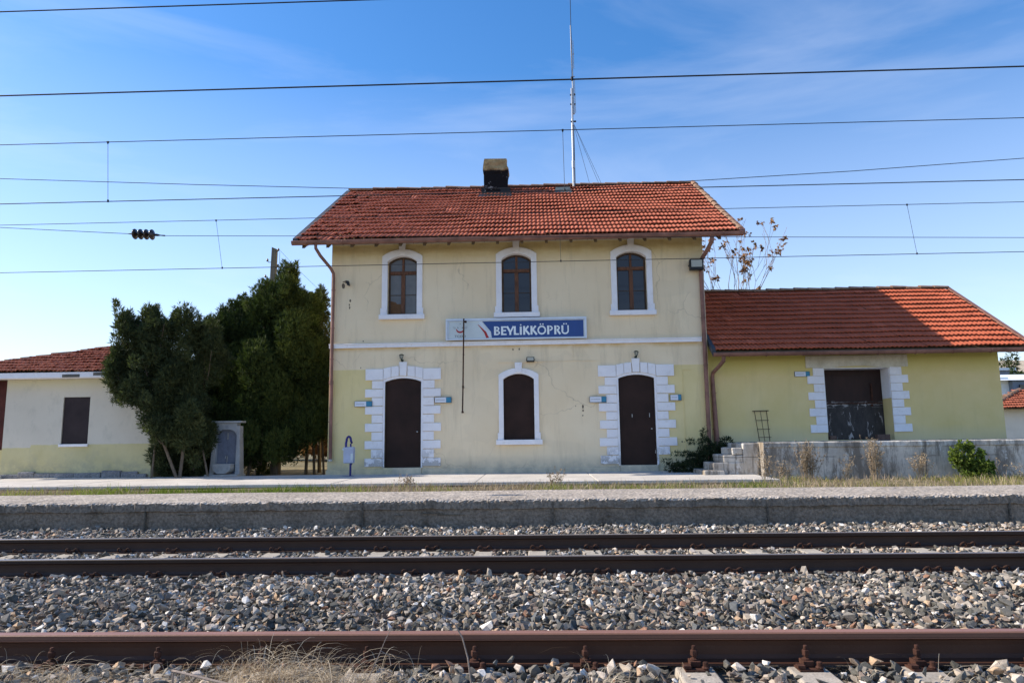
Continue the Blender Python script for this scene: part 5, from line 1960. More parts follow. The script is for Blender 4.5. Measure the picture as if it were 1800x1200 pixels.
m.tube([(fx, fy + 0.04, fz + 0.52), (fx, fy - 0.06, fz + 0.52), (fx, fy - 0.07, fz + 0.46)], 0.012, 6)
m.tube([(fx + 0.0, fy + 0.03, fz + 0.33), (fx + 0.01, fy + 0.03, fz + 0.52)], 0.009, 6)
m.build('tap', MT['steel'], t)

# ================================================================ LITTER BIN
bx, by, bz = -4.55, 17.35, 0.255
t = thing('litter_bin', 'pale grey litter bin hung on a dark blue hooked post at the station corner', 'litter bin', (bx, by, bz))
m = MB()
m.tube([(bx + 0.03, by, bz + 0.02), (bx + 0.03, by, bz + 0.62)], 0.026, 8)
m.tube([(bx + 0.03, by + 0.10, bz + 0.3), (bx + 0.0, by + 0.10, bz + 0.80)], 0.02, 8)
pts = [(bx - 0.06, by - 0.09, bz + 0.60), (bx - 0.065, by - 0.09, bz + 0.80)] + [(bx - 0.01 + 0.055 * math.cos(q), by - 0.05, bz + 0.86 + 0.11 * math.sin(q)) for q in np.linspace(PI, 0, 7)] + [(bx + 0.045, by + 0.03, bz + 0.82)]
m.tube(pts, 0.028, 8)
m.tube([(bx + 0.03, by, bz + 0.3), (bx + 0.03, by + 0.10, bz + 0.3)], 0.02, 8)
m.build('post', MT['bin_blue'], t)
m = MB()
m.box(bx - 0.13, bx + 0.13, by - 0.12, by + 0.12, bz - 0.002, bz + 0.028)
m.build('foot', MT['bin_blue'], t, bevel=0.008)
m = MB()
m.box(bx - 0.12, bx + 0.12, by - 0.115, by + 0.06, bz + 0.33, bz + 0.72, taper=-0.06)
m.build('bucket', MT['bin_grey'], t, bevel=0.02)
m = MB()
m.tube([(bx - 0.14, by - 0.12, bz + 0.66), (bx - 0.10, by - 0.13, bz + 0.66)], 0.02, 6)
m.box(bx + 0.06, bx + 0.115, by - 0.125, by - 0.117, bz + 0.40, bz + 0.56)
m.build('label_plate', MT['sign_white'], t)


# ================================================================ VEGETATION
def sprays(centers, dirs, n_leaf, ln, wd, spread, tone_c):
    """fans of narrow pointed blades; returns verts, quads, tone"""
    n = len(centers)
    k = n_leaf
    c = np.repeat(centers, k, 0)
    dd = np.repeat(dirs, k, 0) + rng.normal(0, spread, (n * k, 3))
    dd /= np.linalg.norm(dd, axis=1)[:, None] + 1e-9
    s = np.cross(dd, rng.normal(0, 1, (n * k, 3)))
    s /= np.linalg.norm(s, axis=1)[:, None] + 1e-9
    l_ = (ln * rng.uniform(0.6, 1.3, n * k))[:, None]
    w = (wd * rng.uniform(0.7, 1.3, n * k))[:, None]
    p0 = c
    p1 = c + dd * l_ * 0.45 + s * w
    p2 = c + dd * l_
    p3 = c + dd * l_ * 0.45 - s * w
    V = np.stack([p0, p1, p2, p3], 1).reshape(-1, 3)
    F = np.arange(n * k * 4).reshape(-1, 4)
    T = np.repeat(np.clip(np.repeat(tone_c, k) + rng.normal(0, 0.08, n * k), 0, 1), 4)
    return V, F, T


def blob_points(blobs, n, shell=0.45, want_pick=False):
    """random points in the outer shell of a union of lumpy ellipsoids with outward direction"""
    vol = np.array([b[3] * b[4] * b[5] for b in blobs]) ** 0.67
    pick = rng.choice(len(blobs), n, p=vol / vol.sum())
    B = np.array(blobs)[pick]
    u = rng.normal(0, 1, (n, 3))
    u /= np.linalg.norm(u, axis=1)[:, None]
    r_ = 1 - shell * rng.random(n) ** 1.4
    lump = 1 + 0.10 * np.sin(u[:, 0] * 7 + B[:, 0] * 3) * np.sin(u[:, 2] * 6 + B[:, 2] * 2) + 0.06 * np.sin(u[:, 1] * 13 + u[:, 0] * 11 + B[:, 1])
    P = B[:, :3] + u * (r_ * lump)[:, None] * B[:, 3:6]
    nrm = u / B[:, 3:6]
    nrm /= np.linalg.norm(nrm, axis=1)[:, None]
    if want_pick:
        return P, nrm, r_, pick
    return P, nrm, r_


def conifer(name, label, loc, blobs, mat, trunks, n=26000, up=0.9, ln=0.115, wd=0.0095, tips=60, group=None, barkm='bark', cat='tree'):
    t = thing(name, label, cat, loc, group)
    m = MB()
    for (pts, rads) in trunks:
        m.tube(pts, rads, 8)
    for b in blobs:
        # dead inner limbs reaching into every mass of foliage
        base = Vector((b[0] * 0.75 + loc[0] * 0.25, b[1] + 0.1, b[2] - 0.9 * b[5]))
        for _ in range(3):
            tip = Vector((b[0] + random.uniform(-.8, .8) * b[3], b[1] - random.uniform(0, .9) * b[4], b[2] + random.uniform(-.6, .8) * b[5]))
            m.tube([base, (base + tip) / 2 + Vector((random.uniform(-.1, .1), 0, -0.1)), tip], [0.016, 0.011, 0.005], 5, caps=False)
    m.build('trunk', MT[barkm], t)
    # break each mass into smaller tufts so the outline is ragged and sky shows between
    sub = []
    for b in blobs:
        sub.append((b[0], b[1], b[2], b[3] * 0.80, b[4] * 0.80, b[5] * 0.84))
        for _ in range(int(10 + 9 * b[5])):
            q = rng.normal(0, 1, 3)
            q /= np.linalg.norm(q)
            s_ = random.uniform(0.16, 0.34) * (b[3] + 0.25)
            e_ = random.uniform(0.78, 1.0)
            sub.append((b[0] + q[0] * b[3] * e_, b[1] + q[1] * b[4] * e_, b[2] + q[2] * b[5] * e_, s_, s_, s_ * random.uniform(1.1, 1.7)))
    blobs = sub
    n = int(n * 2.3)
    P, nr, r_, pk = blob_points(blobs, n, 0.6, True)
    btone = rng.normal(0, 0.17, len(blobs))
    dirs = nr * 0.7 + np.array([0, 0, up])
    tone = np.clip(0.45 + rng.normal(0, 0.13, n) + btone[pk], 0, 1)
    # upright wisps breaking the outline
    Pt, nt2, _ = blob_points(blobs, tips, 0.05)
    keep = nt2[:, 2] > -0.1
    Pt, nt2 = Pt[keep], nt2[keep]
    W, D, TT = [], [], []
    for p, q in zip(Pt, nt2):
        h = random.uniform(0.18, 0.45)
        ax = np.array([q[0] * 0.4, q[1] * 0.4, 1.0])
        ax /= np.linalg.norm(ax)
        k = int(80 * h / 0.4)
        s_ = rng.random(k)
        rad = 0.10 * (1 - s_ ** 1.3) + 0.01
        a_ = rng.uniform(0, 6.28, k)
        W.append(p + ax * (s_ * h)[:, None] + np.stack([np.cos(a_) * rad, np.sin(a_) * rad, 0 * a_], 1))
        D.append(np.stack([np.cos(a_) * 0.4, np.sin(a_) * 0.4, np.ones(k)], 1))
        TT.append(np.full(k, random.uniform(0.35, 0.85)))
    P = np.concatenate([P] + W)
    dirs = np.concatenate([dirs] + D)
    tone = np.concatenate([tone] + TT)
    V, F, T = sprays(P, dirs, 4, ln, wd, 0.55, tone)
    link_mesh('crown', V, F, mat, t, False, 0, None, T)
    return t


conifer('juniper_tree', 'tall dark green juniper tree with dense rounded crown beside the station corner', (-7.4, 20.0, 0.25),
        [(-7.55, 20.2, 3.5, 1.30, 1.2, 2.0), (-6.75, 20.3, 3.3, 0.85, 1.0, 1.6), (-7.35, 20.3, 5.1, 0.62, 0.7, 0.85), (-7.1, 20.0, 1.8, 1.15, 0.9, 1.2),
         (-8.0, 20.1, 4.6, 0.62, 0.7, 0.8), (-6.75, 20.5, 4.6, 0.50, 0.6, 0.75), (-7.7, 19.6, 1.3, 0.75, 0.6, 0.9), (-6.35, 20.2, 2.4, 0.42, 0.6, 1.3), (-7.25, 20.3, 5.75, 0.22, 0.25, 0.5)],
        MT['juniper'], [([(-7.4, 20.2, 0.1), (-7.4, 20.2, 2.0), (-7.3, 20.2, 5.0)], [0.16, 0.12, 0.03]), ([(-6.6, 20.4, 0.1), (-6.5, 20.3, 2.2)], [0.05, 0.03]), ([(-6.35, 20.4, 0.1), (-6.4, 20.3, 2.0)], [0.04, 0.03]), ([(-6.1, 20.5, 0.1), (-6.2, 20.4, 2.0)], [0.035, 0.02])], n=40000, tips=200)
conifer('juniper_tree', 'broad dark juniper tree behind the marble fountain', (-9.2, 19.9, 0.25),
        [(-9.1, 20.1, 3.2, 0.95, 0.9, 1.35), (-9.2, 20.1, 4.2, 0.60, 0.7, 0.70), (-9.6, 20.0, 2.0, 0.8, 0.8, 1.3), (-8.6, 20.0, 2.0, 0.9, 0.8, 1.3), (-8.6, 20.0, 4.45, 0.5, 0.6, 0.6), (-9.9, 20.2, 1.1, 0.8, 0.6, 0.9), (-9.0, 20.3, 1.0, 0.8, 0.6, 0.9), (-8.35, 19.6, 1.65, 0.5, 0.5, 0.5), (-8.1, 20.6, 1.2, 0.5, 0.4, 1.0)],
        MT['juniper'], [([(-9.2, 20.0, 0.1), (-9.1, 20.0, 4.0)], [0.15, 0.04]), ([(-8.0, 19.7, 0.15), (-7.75, 19.7, 1.6)], [0.05, 0.04])], n=34000, tips=140)
conifer('juniper_tree', 'straggly grey-green juniper leaning over the small house roof', (-8.95, 17.75, 0.25),
        [(-10.1, 17.3, 3.70, 0.36, 0.36, 0.46), (-9.55, 17.5, 3.75, 0.46, 0.45, 0.52), (-9.1, 17.8, 4.0, 0.42, 0.45, 0.40), (-10.3, 17.2, 2.75, 0.30, 0.3, 0.40), (-9.8, 17.3, 3.0, 0.50, 0.45, 0.55), (-9.2, 17.7, 2.8, 0.55, 0.55, 0.9),
         (-10.0, 17.1, 2.35, 0.36, 0.3, 0.22), (-9.0, 18.0, 1.7, 0.50, 0.4, 0.8), (-9.6, 17.2, 2.1, 0.3, 0.25, 0.22), (-10.2, 17.25, 4.2, 0.16, 0.2, 0.22), (-9.35, 17.9, 1.2, 0.32, 0.28, 0.55), (-8.75, 18.1, 1.1, 0.45, 0.35, 0.75), (-9.2, 18.2, 1.35, 0.5, 0.4, 0.5), (-9.35, 17.3, 1.75, 0.30, 0.25, 0.40), (-9.15, 17.25, 1.45, 0.26, 0.22, 0.38), (-8.65, 17.35, 1.65, 0.40, 0.3, 0.55), (-10.35, 17.25, 3.2, 0.2, 0.2, 0.25), (-8.8, 18.3, 3.9, 0.4, 0.4, 0.45), (-8.6, 18.2, 3.2, 0.45, 0.5, 0.8), (-9.45, 18.1, 0.95, 0.35, 0.4, 0.55), (-9.1, 18.7, 0.8, 0.45, 0.4, 0.7), (-9.7, 17.5, 4.25, 0.2, 0.2, 0.25), (-8.9, 17.9, 2.1, 0.5, 0.5, 0.6)],
        MT['juniper_grey'], [([(-8.85, 17.6, 0.15), (-8.83, 17.7, 1.0), (-8.9, 17.8, 2.5), (-9.2, 17.8, 3.9)], [0.042, 0.036, 0.03, 0.015]), ([(-8.88, 17.6, 0.18), (-9.3, 17.5, 1.25), (-9.7, 17.4, 2.4), (-10.0, 17.3, 3.6)], [0.04, 0.032, 0.03, 0.01]), ([(-9.55, 17.6, 0.2), (-9.5, 17.6, 1.3)], [0.025, 0.02]), ([(-8.3, 18.0, 0.2), (-8.6, 18.0, 1.4)], [0.03, 0.02])], n=19000, tips=90, up=0.5, barkm='bark')
# leafy shoots behind on the right edge
conifer('juniper_tree', 'thin pale green conifer tip just left of the station roof', (-6.6, 21.7, 0.25),
        [(-6.75, 21.7, 5.2, 0.22, 0.3, 0.6), (-6.6, 21.7, 4.2, 0.40, 0.5, 0.9)], MT['juniper_grey'], [([(-6.6, 21.7, 0.1), (-6.75, 21.7, 5.6)], [0.06, 0.02])], n=2600, tips=16)


def leafy_bush(name, label, loc, blobs, n, lf, mat, stems=8, up=0.3, cat='bush', k=5, wd=0.02, spread=0.9):
    t = thing(name, label, cat, loc)
    m = MB()
    for b in blobs[:stems]:
        m.tube([(loc[0] + random.uniform(-.05, .05), loc[1], loc[2] - 0.1), (b[0], b[1], b[2])], [0.018, 0.006], 5)
    m.build('stem', MT['bark'], t)
    P, nr, r_ = blob_points(blobs, n, 0.7)
    V, F, T = sprays(P, nr + np.array([0, 0, up]), k, lf, wd, spread, np.clip(0.5 + rng.normal(0, 0.2, n), 0, 1))
    link_mesh('foliage', V, F, mat, t, False, 0, None, T)
    return t


leafy_bush('shrub', 'rounded green shrub growing against the loading dock wall', (9.1, 15.55, 0.14),
           [(9.1, 15.55, 0.50, 0.20, 0.2, 0.34), (9.32, 15.5, 0.38, 0.22, 0.2, 0.22), (8.86, 15.55, 0.60, 0.12, 0.15, 0.24), (9.15, 15.55, 0.84, 0.08, 0.1, 0.12), (9.5, 15.5, 0.36, 0.10, 0.12, 0.16), (8.95, 15.5, 0.86, 0.05, 0.06, 0.10), (9.35, 15.5, 0.68, 0.07, 0.1, 0.10), (9.2, 15.4, 0.22, 0.3, 0.15, 0.1)], 1250, 0.05, MT['shrub'])
leafy_bush('juniper_bush', 'dark spreading juniper bush at the foot of the dock steps', (3.95, 17.55, 0.2),
           [(4.05, 17.5, 0.56, 0.28, 0.25, 0.32), (3.65, 17.4, 0.38, 0.32, 0.22, 0.15), (4.35, 17.6, 0.78, 0.26, 0.22, 0.17), (3.35, 17.35, 0.38, 0.26, 0.18, 0.09), (3.8, 17.4, 0.62, 0.25, 0.2, 0.08), (4.1, 17.6, 0.95, 0.14, 0.14, 0.14), (4.62, 17.7, 0.98, 0.16, 0.15, 0.1), (3.5, 17.35, 0.72, 0.30, 0.08, 0.03), (3.75, 17.4, 1.0, 0.18, 0.06, 0.03), (3.15, 17.3, 0.55, 0.22, 0.06, 0.025), (4.0, 17.3, 1.18, 0.06, 0.05, 0.14)], 1900, 0.085, MT['dark_bush'], up=0.25, k=5, wd=0.007, spread=0.6)


# bare tree behind the shed roof with a few withered leaves
def bare_tree():
    t = thing('bare_tree', 'almost leafless pale tree with withered brown leaves behind the goods shed roof', 'tree', (7.0, 25, 0.25))
    m = MB()
    leaves = []
    r_ = random.Random(5)

    def branch(p, d_, l_, rad, depth):
        pts = [Vector(p)]
        dd = Vector(d_).normalized()
        for i in range(4):
            dd = (dd + Vector((r_.uniform(-.10, .10), r_.uniform(-.10, .10), r_.uniform(0, .10)))).normalized()
            pts.append(pts[-1] + dd * l_ / 4)
        m.tube(pts, [max(q_, 0.0055) for q_ in (rad, rad * .85, rad * .7, rad * .58, rad * .45)], 6 if rad > .02 else 4, caps=False)
        if depth == 0:
            leaves.append((pts[-1], dd))
            return
        if depth < 3 and r_.random() < 0.3:
            leaves.append((pts[2], dd))
        for k in range(r_.choice((2, 2, 3))):
            i = r_.choice((2, 3, 4))
            q = Vector((r_.uniform(-1, 1), r_.uniform(-.7, .7), r_.uniform(0.2, 1.0))).normalized()
            branch(pts[i], (dd * 1.1 + q * 0.65), l_ * r_.uniform(0.55, 0.8), rad * 0.5, depth - 1)
    branch((7.05, 25, 0.1), (0, 0, 1), 4.4, 0.09, 0)
    leaves.clear()
    for (dx, dy, l_) in ((-0.42, 0.1, 1.9), (-0.22, -0.1, 2.1), (0.0, 0.1, 2.3), (0.22, 0.0, 2.4), (0.48, 0.05, 2.0), (0.42, -0.2, 2.0), (-0.1, 0.2, 2.0)):
        branch((7.05, 25, 4.45), (dx, dy, 1.0), l_ * 0.9, 0.030, 3)
    m.build('trunk', MT['twig'], t)
    P, D_ = [], []
    for p, dd in leaves:
        if r_.random() < 0.5:
            for _ in range(r_.choice((3, 5, 7))):
                P.append(np.array(p) + rng.normal(0, 0.045, 3))
                D_.append([r_.uniform(-1, 1), r_.uniform(-1, 1), r_.uniform(-1.0, 0.1)])
    V, F, T = sprays(np.array(P), np.array(D_), 3, 0.13, 0.034, 0.5, np.clip(rng.normal(.5, .25, len(P)), 0, 1))
    link_mesh('crown', V, F, MT['dead_leaf'], t, False, 0, None, T)


bare_tree()


def blades(P, h, w, lean, tone, curve=0.5):
    """bent grass blades, three quads each"""
    n = len(P)
    az_ = rng.uniform(0, 2 * PI, n)
    sd = np.stack([np.cos(az_), np.sin(az_), np.zeros(n)], 1)
    az2 = rng.uniform(0, 2 * PI, n)
    ln_ = np.stack([np.cos(az2), np.sin(az2), np.zeros(n)], 1) * (lean * np.abs(rng.normal(0.5, 0.6, n)))[:, None]
    rows = []
    for k, f in enumerate((0, 0.4, 0.75, 1.0)):
        z = f - curve * 0.25 * f * f * np.linalg.norm(ln_, axis=1)
        c = P + np.stack([np.zeros(n), np.zeros(n), z * h], 1) + ln_ * (h * f ** 1.8)[:, None]
        ww = (w * (1 - f) ** 0.7 + 0.0006)[:, None] if not np.isscalar(w) else np.full((n, 1), w * (1 - f) ** 0.7 + 0.0006)
        rows.append(c + sd * ww)
        rows.append(c - sd * ww)
    V = np.stack(rows, 1).reshape(-1, 3)
    base = np.arange(n)[:, None] * 8
    F = np.concatenate([base + np.array([[0, 1, 3, 2]]), base + np.array([[2, 3, 5, 4]]), base + np.array([[4, 5, 7, 6]])], 0)
    return V, F, np.repeat(tone, 8)


# green and yellow grass strip behind the platform
n = 60000
gx = rng.uniform(-17, 17, n)
gy = np.where(gx < 4.9, 12.24 + 2.3 * rng.random(n) ** 0.8, 12.24 + 3.7 * rng.random(n))
dens = 0.5 + 0.5 * np.sin(gx * 1.1 + 0.5) * np.sin(gx * 0.37 + 2) + 0.3 * np.sin(gx * 3.1 + gy)
keep = rng.random(n) < np.clip(dens * 1.0 - 0.05 + 0.5 * np.exp(-((gx + 5.6) / 2.9) ** 2), 0.05, 1) * np.where((gy > 14.0) & (gx < 4.9), 0.35, 1) * np.clip(0.55 + 0.9 * np.sin(gx * 4.3 + 1.1 * np.sin(gx * 1.9)) * np.sin(gx * 0.8 + gy * 2), 0.12, 1)
gx, gy = gx[keep], gy[keep]
n = len(gx)
green = np.exp(-((gx + 5.6) / 2.9) ** 2) * 0.95 + np.exp(-((gx - 3.6) / 1.5) ** 2) * 0.45 + np.exp(-((gx - 0.8) / 1.0) ** 2) * 0.3
tone = np.clip(1.0 - green - 0.1 + rng.normal(0, 0.16, n), 0.0, 1)
h = rng.uniform(0.05, 0.15, n) * (1 + 0.6 * (rng.random(n) < 0.08)) * (1 - 0.5 * (gy > 14.0) * (gx < 4.9))
V, F, T = blades(np.stack([gx, gy, np.full(n, 0.14)], 1), h, 0.006, 0.6, tone)
o = link_mesh('grass', V, F, MT['grass_green'], None, False, 0, None, T)
tag(o, 'green and yellowing grass in the strip between platform and walkway', 'grass', kind='stuff')
# dry withered plants in the same strip
n = 9000
gx = rng.choice(np.array([-13.2, -11.6, -10.4, -3.1, -2.6, -2.2, -1.0, 0.1, 0.4, 2.6, 3.2, 6.0, 7.3, 8.6, 10.0, -14, -9, -8, -3.6, -0.6, 1.6, 4.4, 5.2]), n) + rng.normal(0, 0.45, n)
gy = np.where(gx < 4.9, 12.3 + 2.0 * rng.random(n), 12.3 + 3.6 * rng.random(n))
V, F, T = blades(np.stack([gx, gy, np.full(n, 0.14)], 1), rng.uniform(0.08, 0.20, n), 0.004, 0.9, np.clip(rng.normal(.5, .25, n), 0, 1))
o = link_mesh('dry_grass', V, F, MT['weed'], None, False, 0, None, T)
tag(o, 'withered brown weeds in the strip behind the platform', 'weeds', kind='stuff')

# straw tufts in the foreground, by the near rail
P, Hh = [], []
for (cx, cy, sx, sy, k, hh) in ((-2.65, 3.82, 0.40, 0.16, 1700, 0.12), (-2.25, 3.72, 0.35, 0.15, 1300, 0.11), (-1.40, 3.84, 0.26, 0.15, 1500, 0.20), (-1.12, 3.74, 0.26, 0.14, 1100, 0.17),
                               (-1.75, 3.68, 0.35, 0.12, 700, 0.12), (-0.75, 3.78, 0.22, 0.10, 300, 0.17), (-2.9, 3.75, 0.35, 0.15, 600, 0.13), (0.30, 3.70, 0.12, 0.08, 130, 0.22), (0.27, 3.55, 0.22, 0.08, 420, 0.09), (-0.4, 3.6, 0.3, 0.12, 200, 0.11), (-2.0, 3.85, 0.3, 0.1, 260, 0.14),
                               (1.95, 3.70, 0.06, 0.05, 45, 0.20), (1.6, 3.85, 0.05, 0.05, 20, 0.18), (0.6, 3.8, 0.25, 0.1, 60, 0.14)):
    k = int(k * 0.65)
    P.append(np.stack([rng.normal(cx, sx * 0.6, k), rng.normal(cy, sy * 0.6, k), np.full(k, -0.185)], 1))
    Hh.append(hh * rng.uniform(0.5, 1.35, k))
P, Hh = np.concatenate(P), np.concatenate(Hh)
ok = P[:, 1] < 4.06
P, Hh = P[ok], Hh[ok]
def curls(P, h, w, tone, droop=1.0):
    """long thin dry leaves that rise, arch over and hang"""
    n = len(P)
    a0 = rng.uniform(0, 2 * PI, n)
    hd = np.stack([np.cos(a0), np.sin(a0) * 0.6, np.zeros(n)], 1)
    sd = np.stack([-np.sin(a0), np.cos(a0), np.zeros(n)], 1) * 0.7 + np.array([0, 0, 0.3])
    out_ = rng.uniform(0.3, 1.3, n) * droop
    tw = rng.normal(0, 0.35, n)
    rows = []
    K = 7
    for k in range(K):
        f = k / (K - 1)
        zz = h * (1.9 * f - (0.95 + 0.35 * out_) * f * f)
        xx = h * out_ * f ** 1.4
        c = P + hd * xx[:, None] + np.cross(hd, np.array([0, 0, 1.0])) * (h * tw * f * f)[:, None] + np.stack([0 * zz, 0 * zz, zz], 1)
        rows += [c + sd * (w * (1 - f) ** 0.5 + 0.0003), c - sd * (w * (1 - f) ** 0.5 + 0.0003)]
    V = np.stack(rows, 1).reshape(-1, 3)
    base = np.arange(n)[:, None] * (2 * K)
    F = np.concatenate([base + np.array([[2 * k, 2 * k + 1, 2 * k + 3, 2 * k + 2]]) for k in range(K - 1)], 0)
    return V, F, np.repeat(tone, 2 * K)


nP = len(P)
tall = rng.random(nP) < 0.16
hh_ = np.where(tall, Hh * 1.1, Hh * 0.55)
V, F, T = curls(P, hh_, 0.0011, np.clip(rng.normal(.5, .28, nP), 0, 1), 1.6)
o = link_mesh('dry_grass', V, F, MT['straw'], None, False, 0, None, T)
tag(o, 'pale straw-coloured dry grass tufts in front of the rusty rail', 'dry grass', kind='stuff')

# broken reed and tall bare stalks in front
o = MB().tube([(-1.77, 3.55, -0.19), (-1.765, 3.55, -0.02)], [0.006, 0.005], 6).tube([(-1.77, 3.55, -0.02), (-1.74, 3.53, -0.017), (-1.3, 3.38, -0.055), (-0.75, 3.18, -0.14), (-0.5, 3.1, -0.17)], [0.0065, 0.006, 0.006, 0.005, 0.004], 6).build('dry_reed', MT['twig'], origin=(-1.77, 3.55, -0.19))
tag(o, 'pale broken reed bent over above the dry grass in front', 'reed')
pts = [(-0.32, 3.5, -0.25), (-0.325, 3.5, -0.06), (-0.34, 3.5, 0.05), (-0.365, 3.5, 0.14), (-0.40, 3.5, 0.20), (-0.47, 3.5, 0.25), (-0.545, 3.5, 0.30), (-0.60, 3.5, 0.335), (-0.625, 3.5, 0.37)]
m = MB().tube(pts, [0.0045, 0.0042, 0.004, 0.0036, 0.0034, 0.003, 0.0028, 0.0022, 0.0015], 6)
m.tube([(-0.595, 3.5, 0.335), (-0.57, 3.5, 0.352), (-0.51, 3.5, 0.347), (-0.47, 3.5, 0.335)], 0.0012, 4)
tag(m.build('dry_stalk', MT['twig'], origin=(-0.32, 3.5, -0.25)), 'tall curved dry stalk rising in front of all three rails', 'stalk')
m = MB().tube([(-0.90, 3.75, -0.19), (-0.84, 3.78, -0.06), (-0.79, 3.8, 0.06), (-0.75, 3.82, 0.13)], [0.0028, 0.0024, 0.002, 0.0012], 5)
m.tube([(-0.81, 3.79, 0.0), (-0.77, 3.79, -0.02), (-0.76, 3.79, -0.07)], 0.0018, 4)
tag(m.build('dry_stalk', MT['twig'], origin=(-0.9, 3.75, -0.19)), 'thin forked dry stalk left of the tall curved one', 'stalk')


# dry weed plants along the dock and the walk
def weed(x, y, z0, h, n, label, wide=0.25, seed=0):
    t = thing('dry_weed', label, 'weed', (x, y, z0), 'dry weeds along the dock and walkway')
    r_ = random.Random(seed)
    m = MB()
    P, D_ = [], []
    for _ in range(n):
        a_ = r_.uniform(0, 2 * PI)
        hh = h * r_.uniform(0.55, 1.05)
        sp = r_.uniform(0.1, 1.0) * wide
        bx_, by_ = x + r_.uniform(-.12, .12) * wide / 0.25, y + r_.uniform(-.06, .06)
        tx, ty = bx_ + math.cos(a_) * sp, by_ + math.sin(a_) * sp * 0.6
        mid = ((bx_ + tx) / 2 + r_.uniform(-.02, .02), (by_ + ty) / 2, z0 + hh * 0.55)
        m.tube([(bx_, by_, z0), mid, (tx, ty, z0 + hh)], [0.0038, 0.003, 0.002], 4, caps=False)
        for k in range(6):
            f = r_.uniform(0.2, 0.98)
            px_ = bx_ + (tx - bx_) * f
            py_ = by_ + (ty - by_) * f
            pz_ = z0 + hh * f
            qx, qz = px_ + r_.uniform(-.09, .09), pz_ + r_.uniform(0.04, 0.14)
            m.tube([(px_, py_, pz_), (qx, py_ + r_.uniform(-.04, .04), qz)], [0.0025, 0.0015], 3, caps=False)
            P.append((qx, py_, qz))
            D_.append((r_.uniform(-1, 1), r_.uniform(-1, 1), 1.0))
    V, F, T = sprays(np.array(P), np.array(D_), 5, 0.045, 0.006, 0.8, np.clip(rng.normal(.5, .25, len(P)), 0, 1))
    m.add(V.tolist(), F.tolist())
    m.build('dry_stems', MT['weed'], t, tone=np.clip(rng.normal(.5, .2, len(m.v)), 0, 1))


weed(5.75, 15.5, 0.15, 0.74, 44, 'dense brown dry weed by the left part of the dock wall', 0.28, 1)
weed(7.15, 15.5, 0.15, 0.84, 36, 'tallest brown dry weed, before the middle of the dock wall', 0.22, 2)
weed(8.05, 15.4, 0.15, 0.52, 22, 'low dry weed between the tallest weed and the green shrub', 0.28, 3)
weed(4.55, 14.4, 0.15, 0.58, 14, 'sparse branching dry weed in front of the dock steps', 0.26, 4)
weed(5.12, 15.2, 0.12, 0.42, 12, 'dry weed at the lit end corner of the dock', 0.2, 5)
weed(6.45, 15.35, 0.12, 0.45, 8, 'thin dry weed between two dense ones at the dock wall', 0.22, 6)
weed(0.36, 13.9, 0.12, 0.40, 9, 'thin upright dry weed in front of the ground floor window', 0.16, 7)
weed(-2.55, 14.1, 0.12, 0.20, 10, 'short dry weed before the left door of the station', 0.25, 8)
weed(10.2, 15.4, 0.12, 0.30, 12, 'low withered weed right of the green shrub', 0.4, 9)
weed(9.75, 15.6, 0.12, 0.45, 3, 'single thin dry stalk right beside the green shrub', 0.08, 10)

# plastic bag at the right edge
V, F = [], []
nu, nv = 16, 10
for j in range(nv + 1):
    for i in range(nu):
        q = 2 * PI * i / nu
        ph = PI * j / nv
        r_ = 1 + 0.22 * math.sin(3 * q + j) + 0.18 * math.sin(5 * q + 2.1 * j) + random.uniform(-.12, .12)
        V.append((10.35 + 0.30 * math.sin(ph) * math.cos(q) * r_, 14.3 + 0.16 * math.sin(ph) * math.sin(q) * r_, 0.24 + 0.09 * math.cos(ph) * (1 + 0.3 * math.sin(2 * q)) + 0.03 * random.uniform(-1, 1)))
for j in range(nv):
    for i in range(nu):
        F.append((j * nu + i, j * nu + (i + 1) % nu, (j + 1) * nu + (i + 1) % nu, (j + 1) * nu + i))
tag(link_mesh('plastic_bag', V, F, MT['bag'], origin=(10.35, 14.3, 0.15)), 'crumpled white plastic bag lying at the right end of the grass strip', 'plastic bag')

# ================================================================ OVERHEAD LINE
def sagline(x0, x1, y0, y1, z0, z1, s, n=24):
    out_ = []
    for i in range(n + 1):
        f = i / n
        out_.append((x0 + (x1 - x0) * f, y0 + (y1 - y0) * f, z0 + (z1 - z0) * f - 4 * s * f * (1 - f)))
    return out_


def catenary(label, y, zm, zc, drops, rm, rc, sm=0.0, sc_=0.0):
    t = thing('overhead_line', label, 'overhead line', (0, y, zc))
    m = MB()
    pm = sagline(-32, 32, y, y, zm[0], zm[1], sm)
    m.tube(pm, rm, 6)
    m.build('messenger_wire', MT['wire'], t)
    m = MB()
    pc = sagline(-32, 32, y, y, zc - 0.0, zc + 0.0, sc_)
    m.tube(pc, rc, 6)
    m.build('contact_wire', MT['wire'], t)
    for (xa, xb) in drops:
        f = (xa + 32) / 64
        za = zm[0] + (zm[1] - zm[0]) * f - 4 * sm * f * (1 - f)
        zb_ = zc - 4 * sc_ * f * (1 - f)
        m = MB()
        m.tube([(xa, y, za), (xb, y, zb_)], 0.004, 5)
        m.tube([(xa - 0.015, y, za), (xa + 0.015, y, za)], 0.016, 6)
        m.lathe((xa, y, za - 0.03), [(0.012, 0), (0.012, 0.04)], 6)
        m.lathe((xb, y, zb_ - 0.012), [(0.016, 0), (0.016, 0.04)], 6)
        m.build('dropper', MT['wire'], t)
    return t


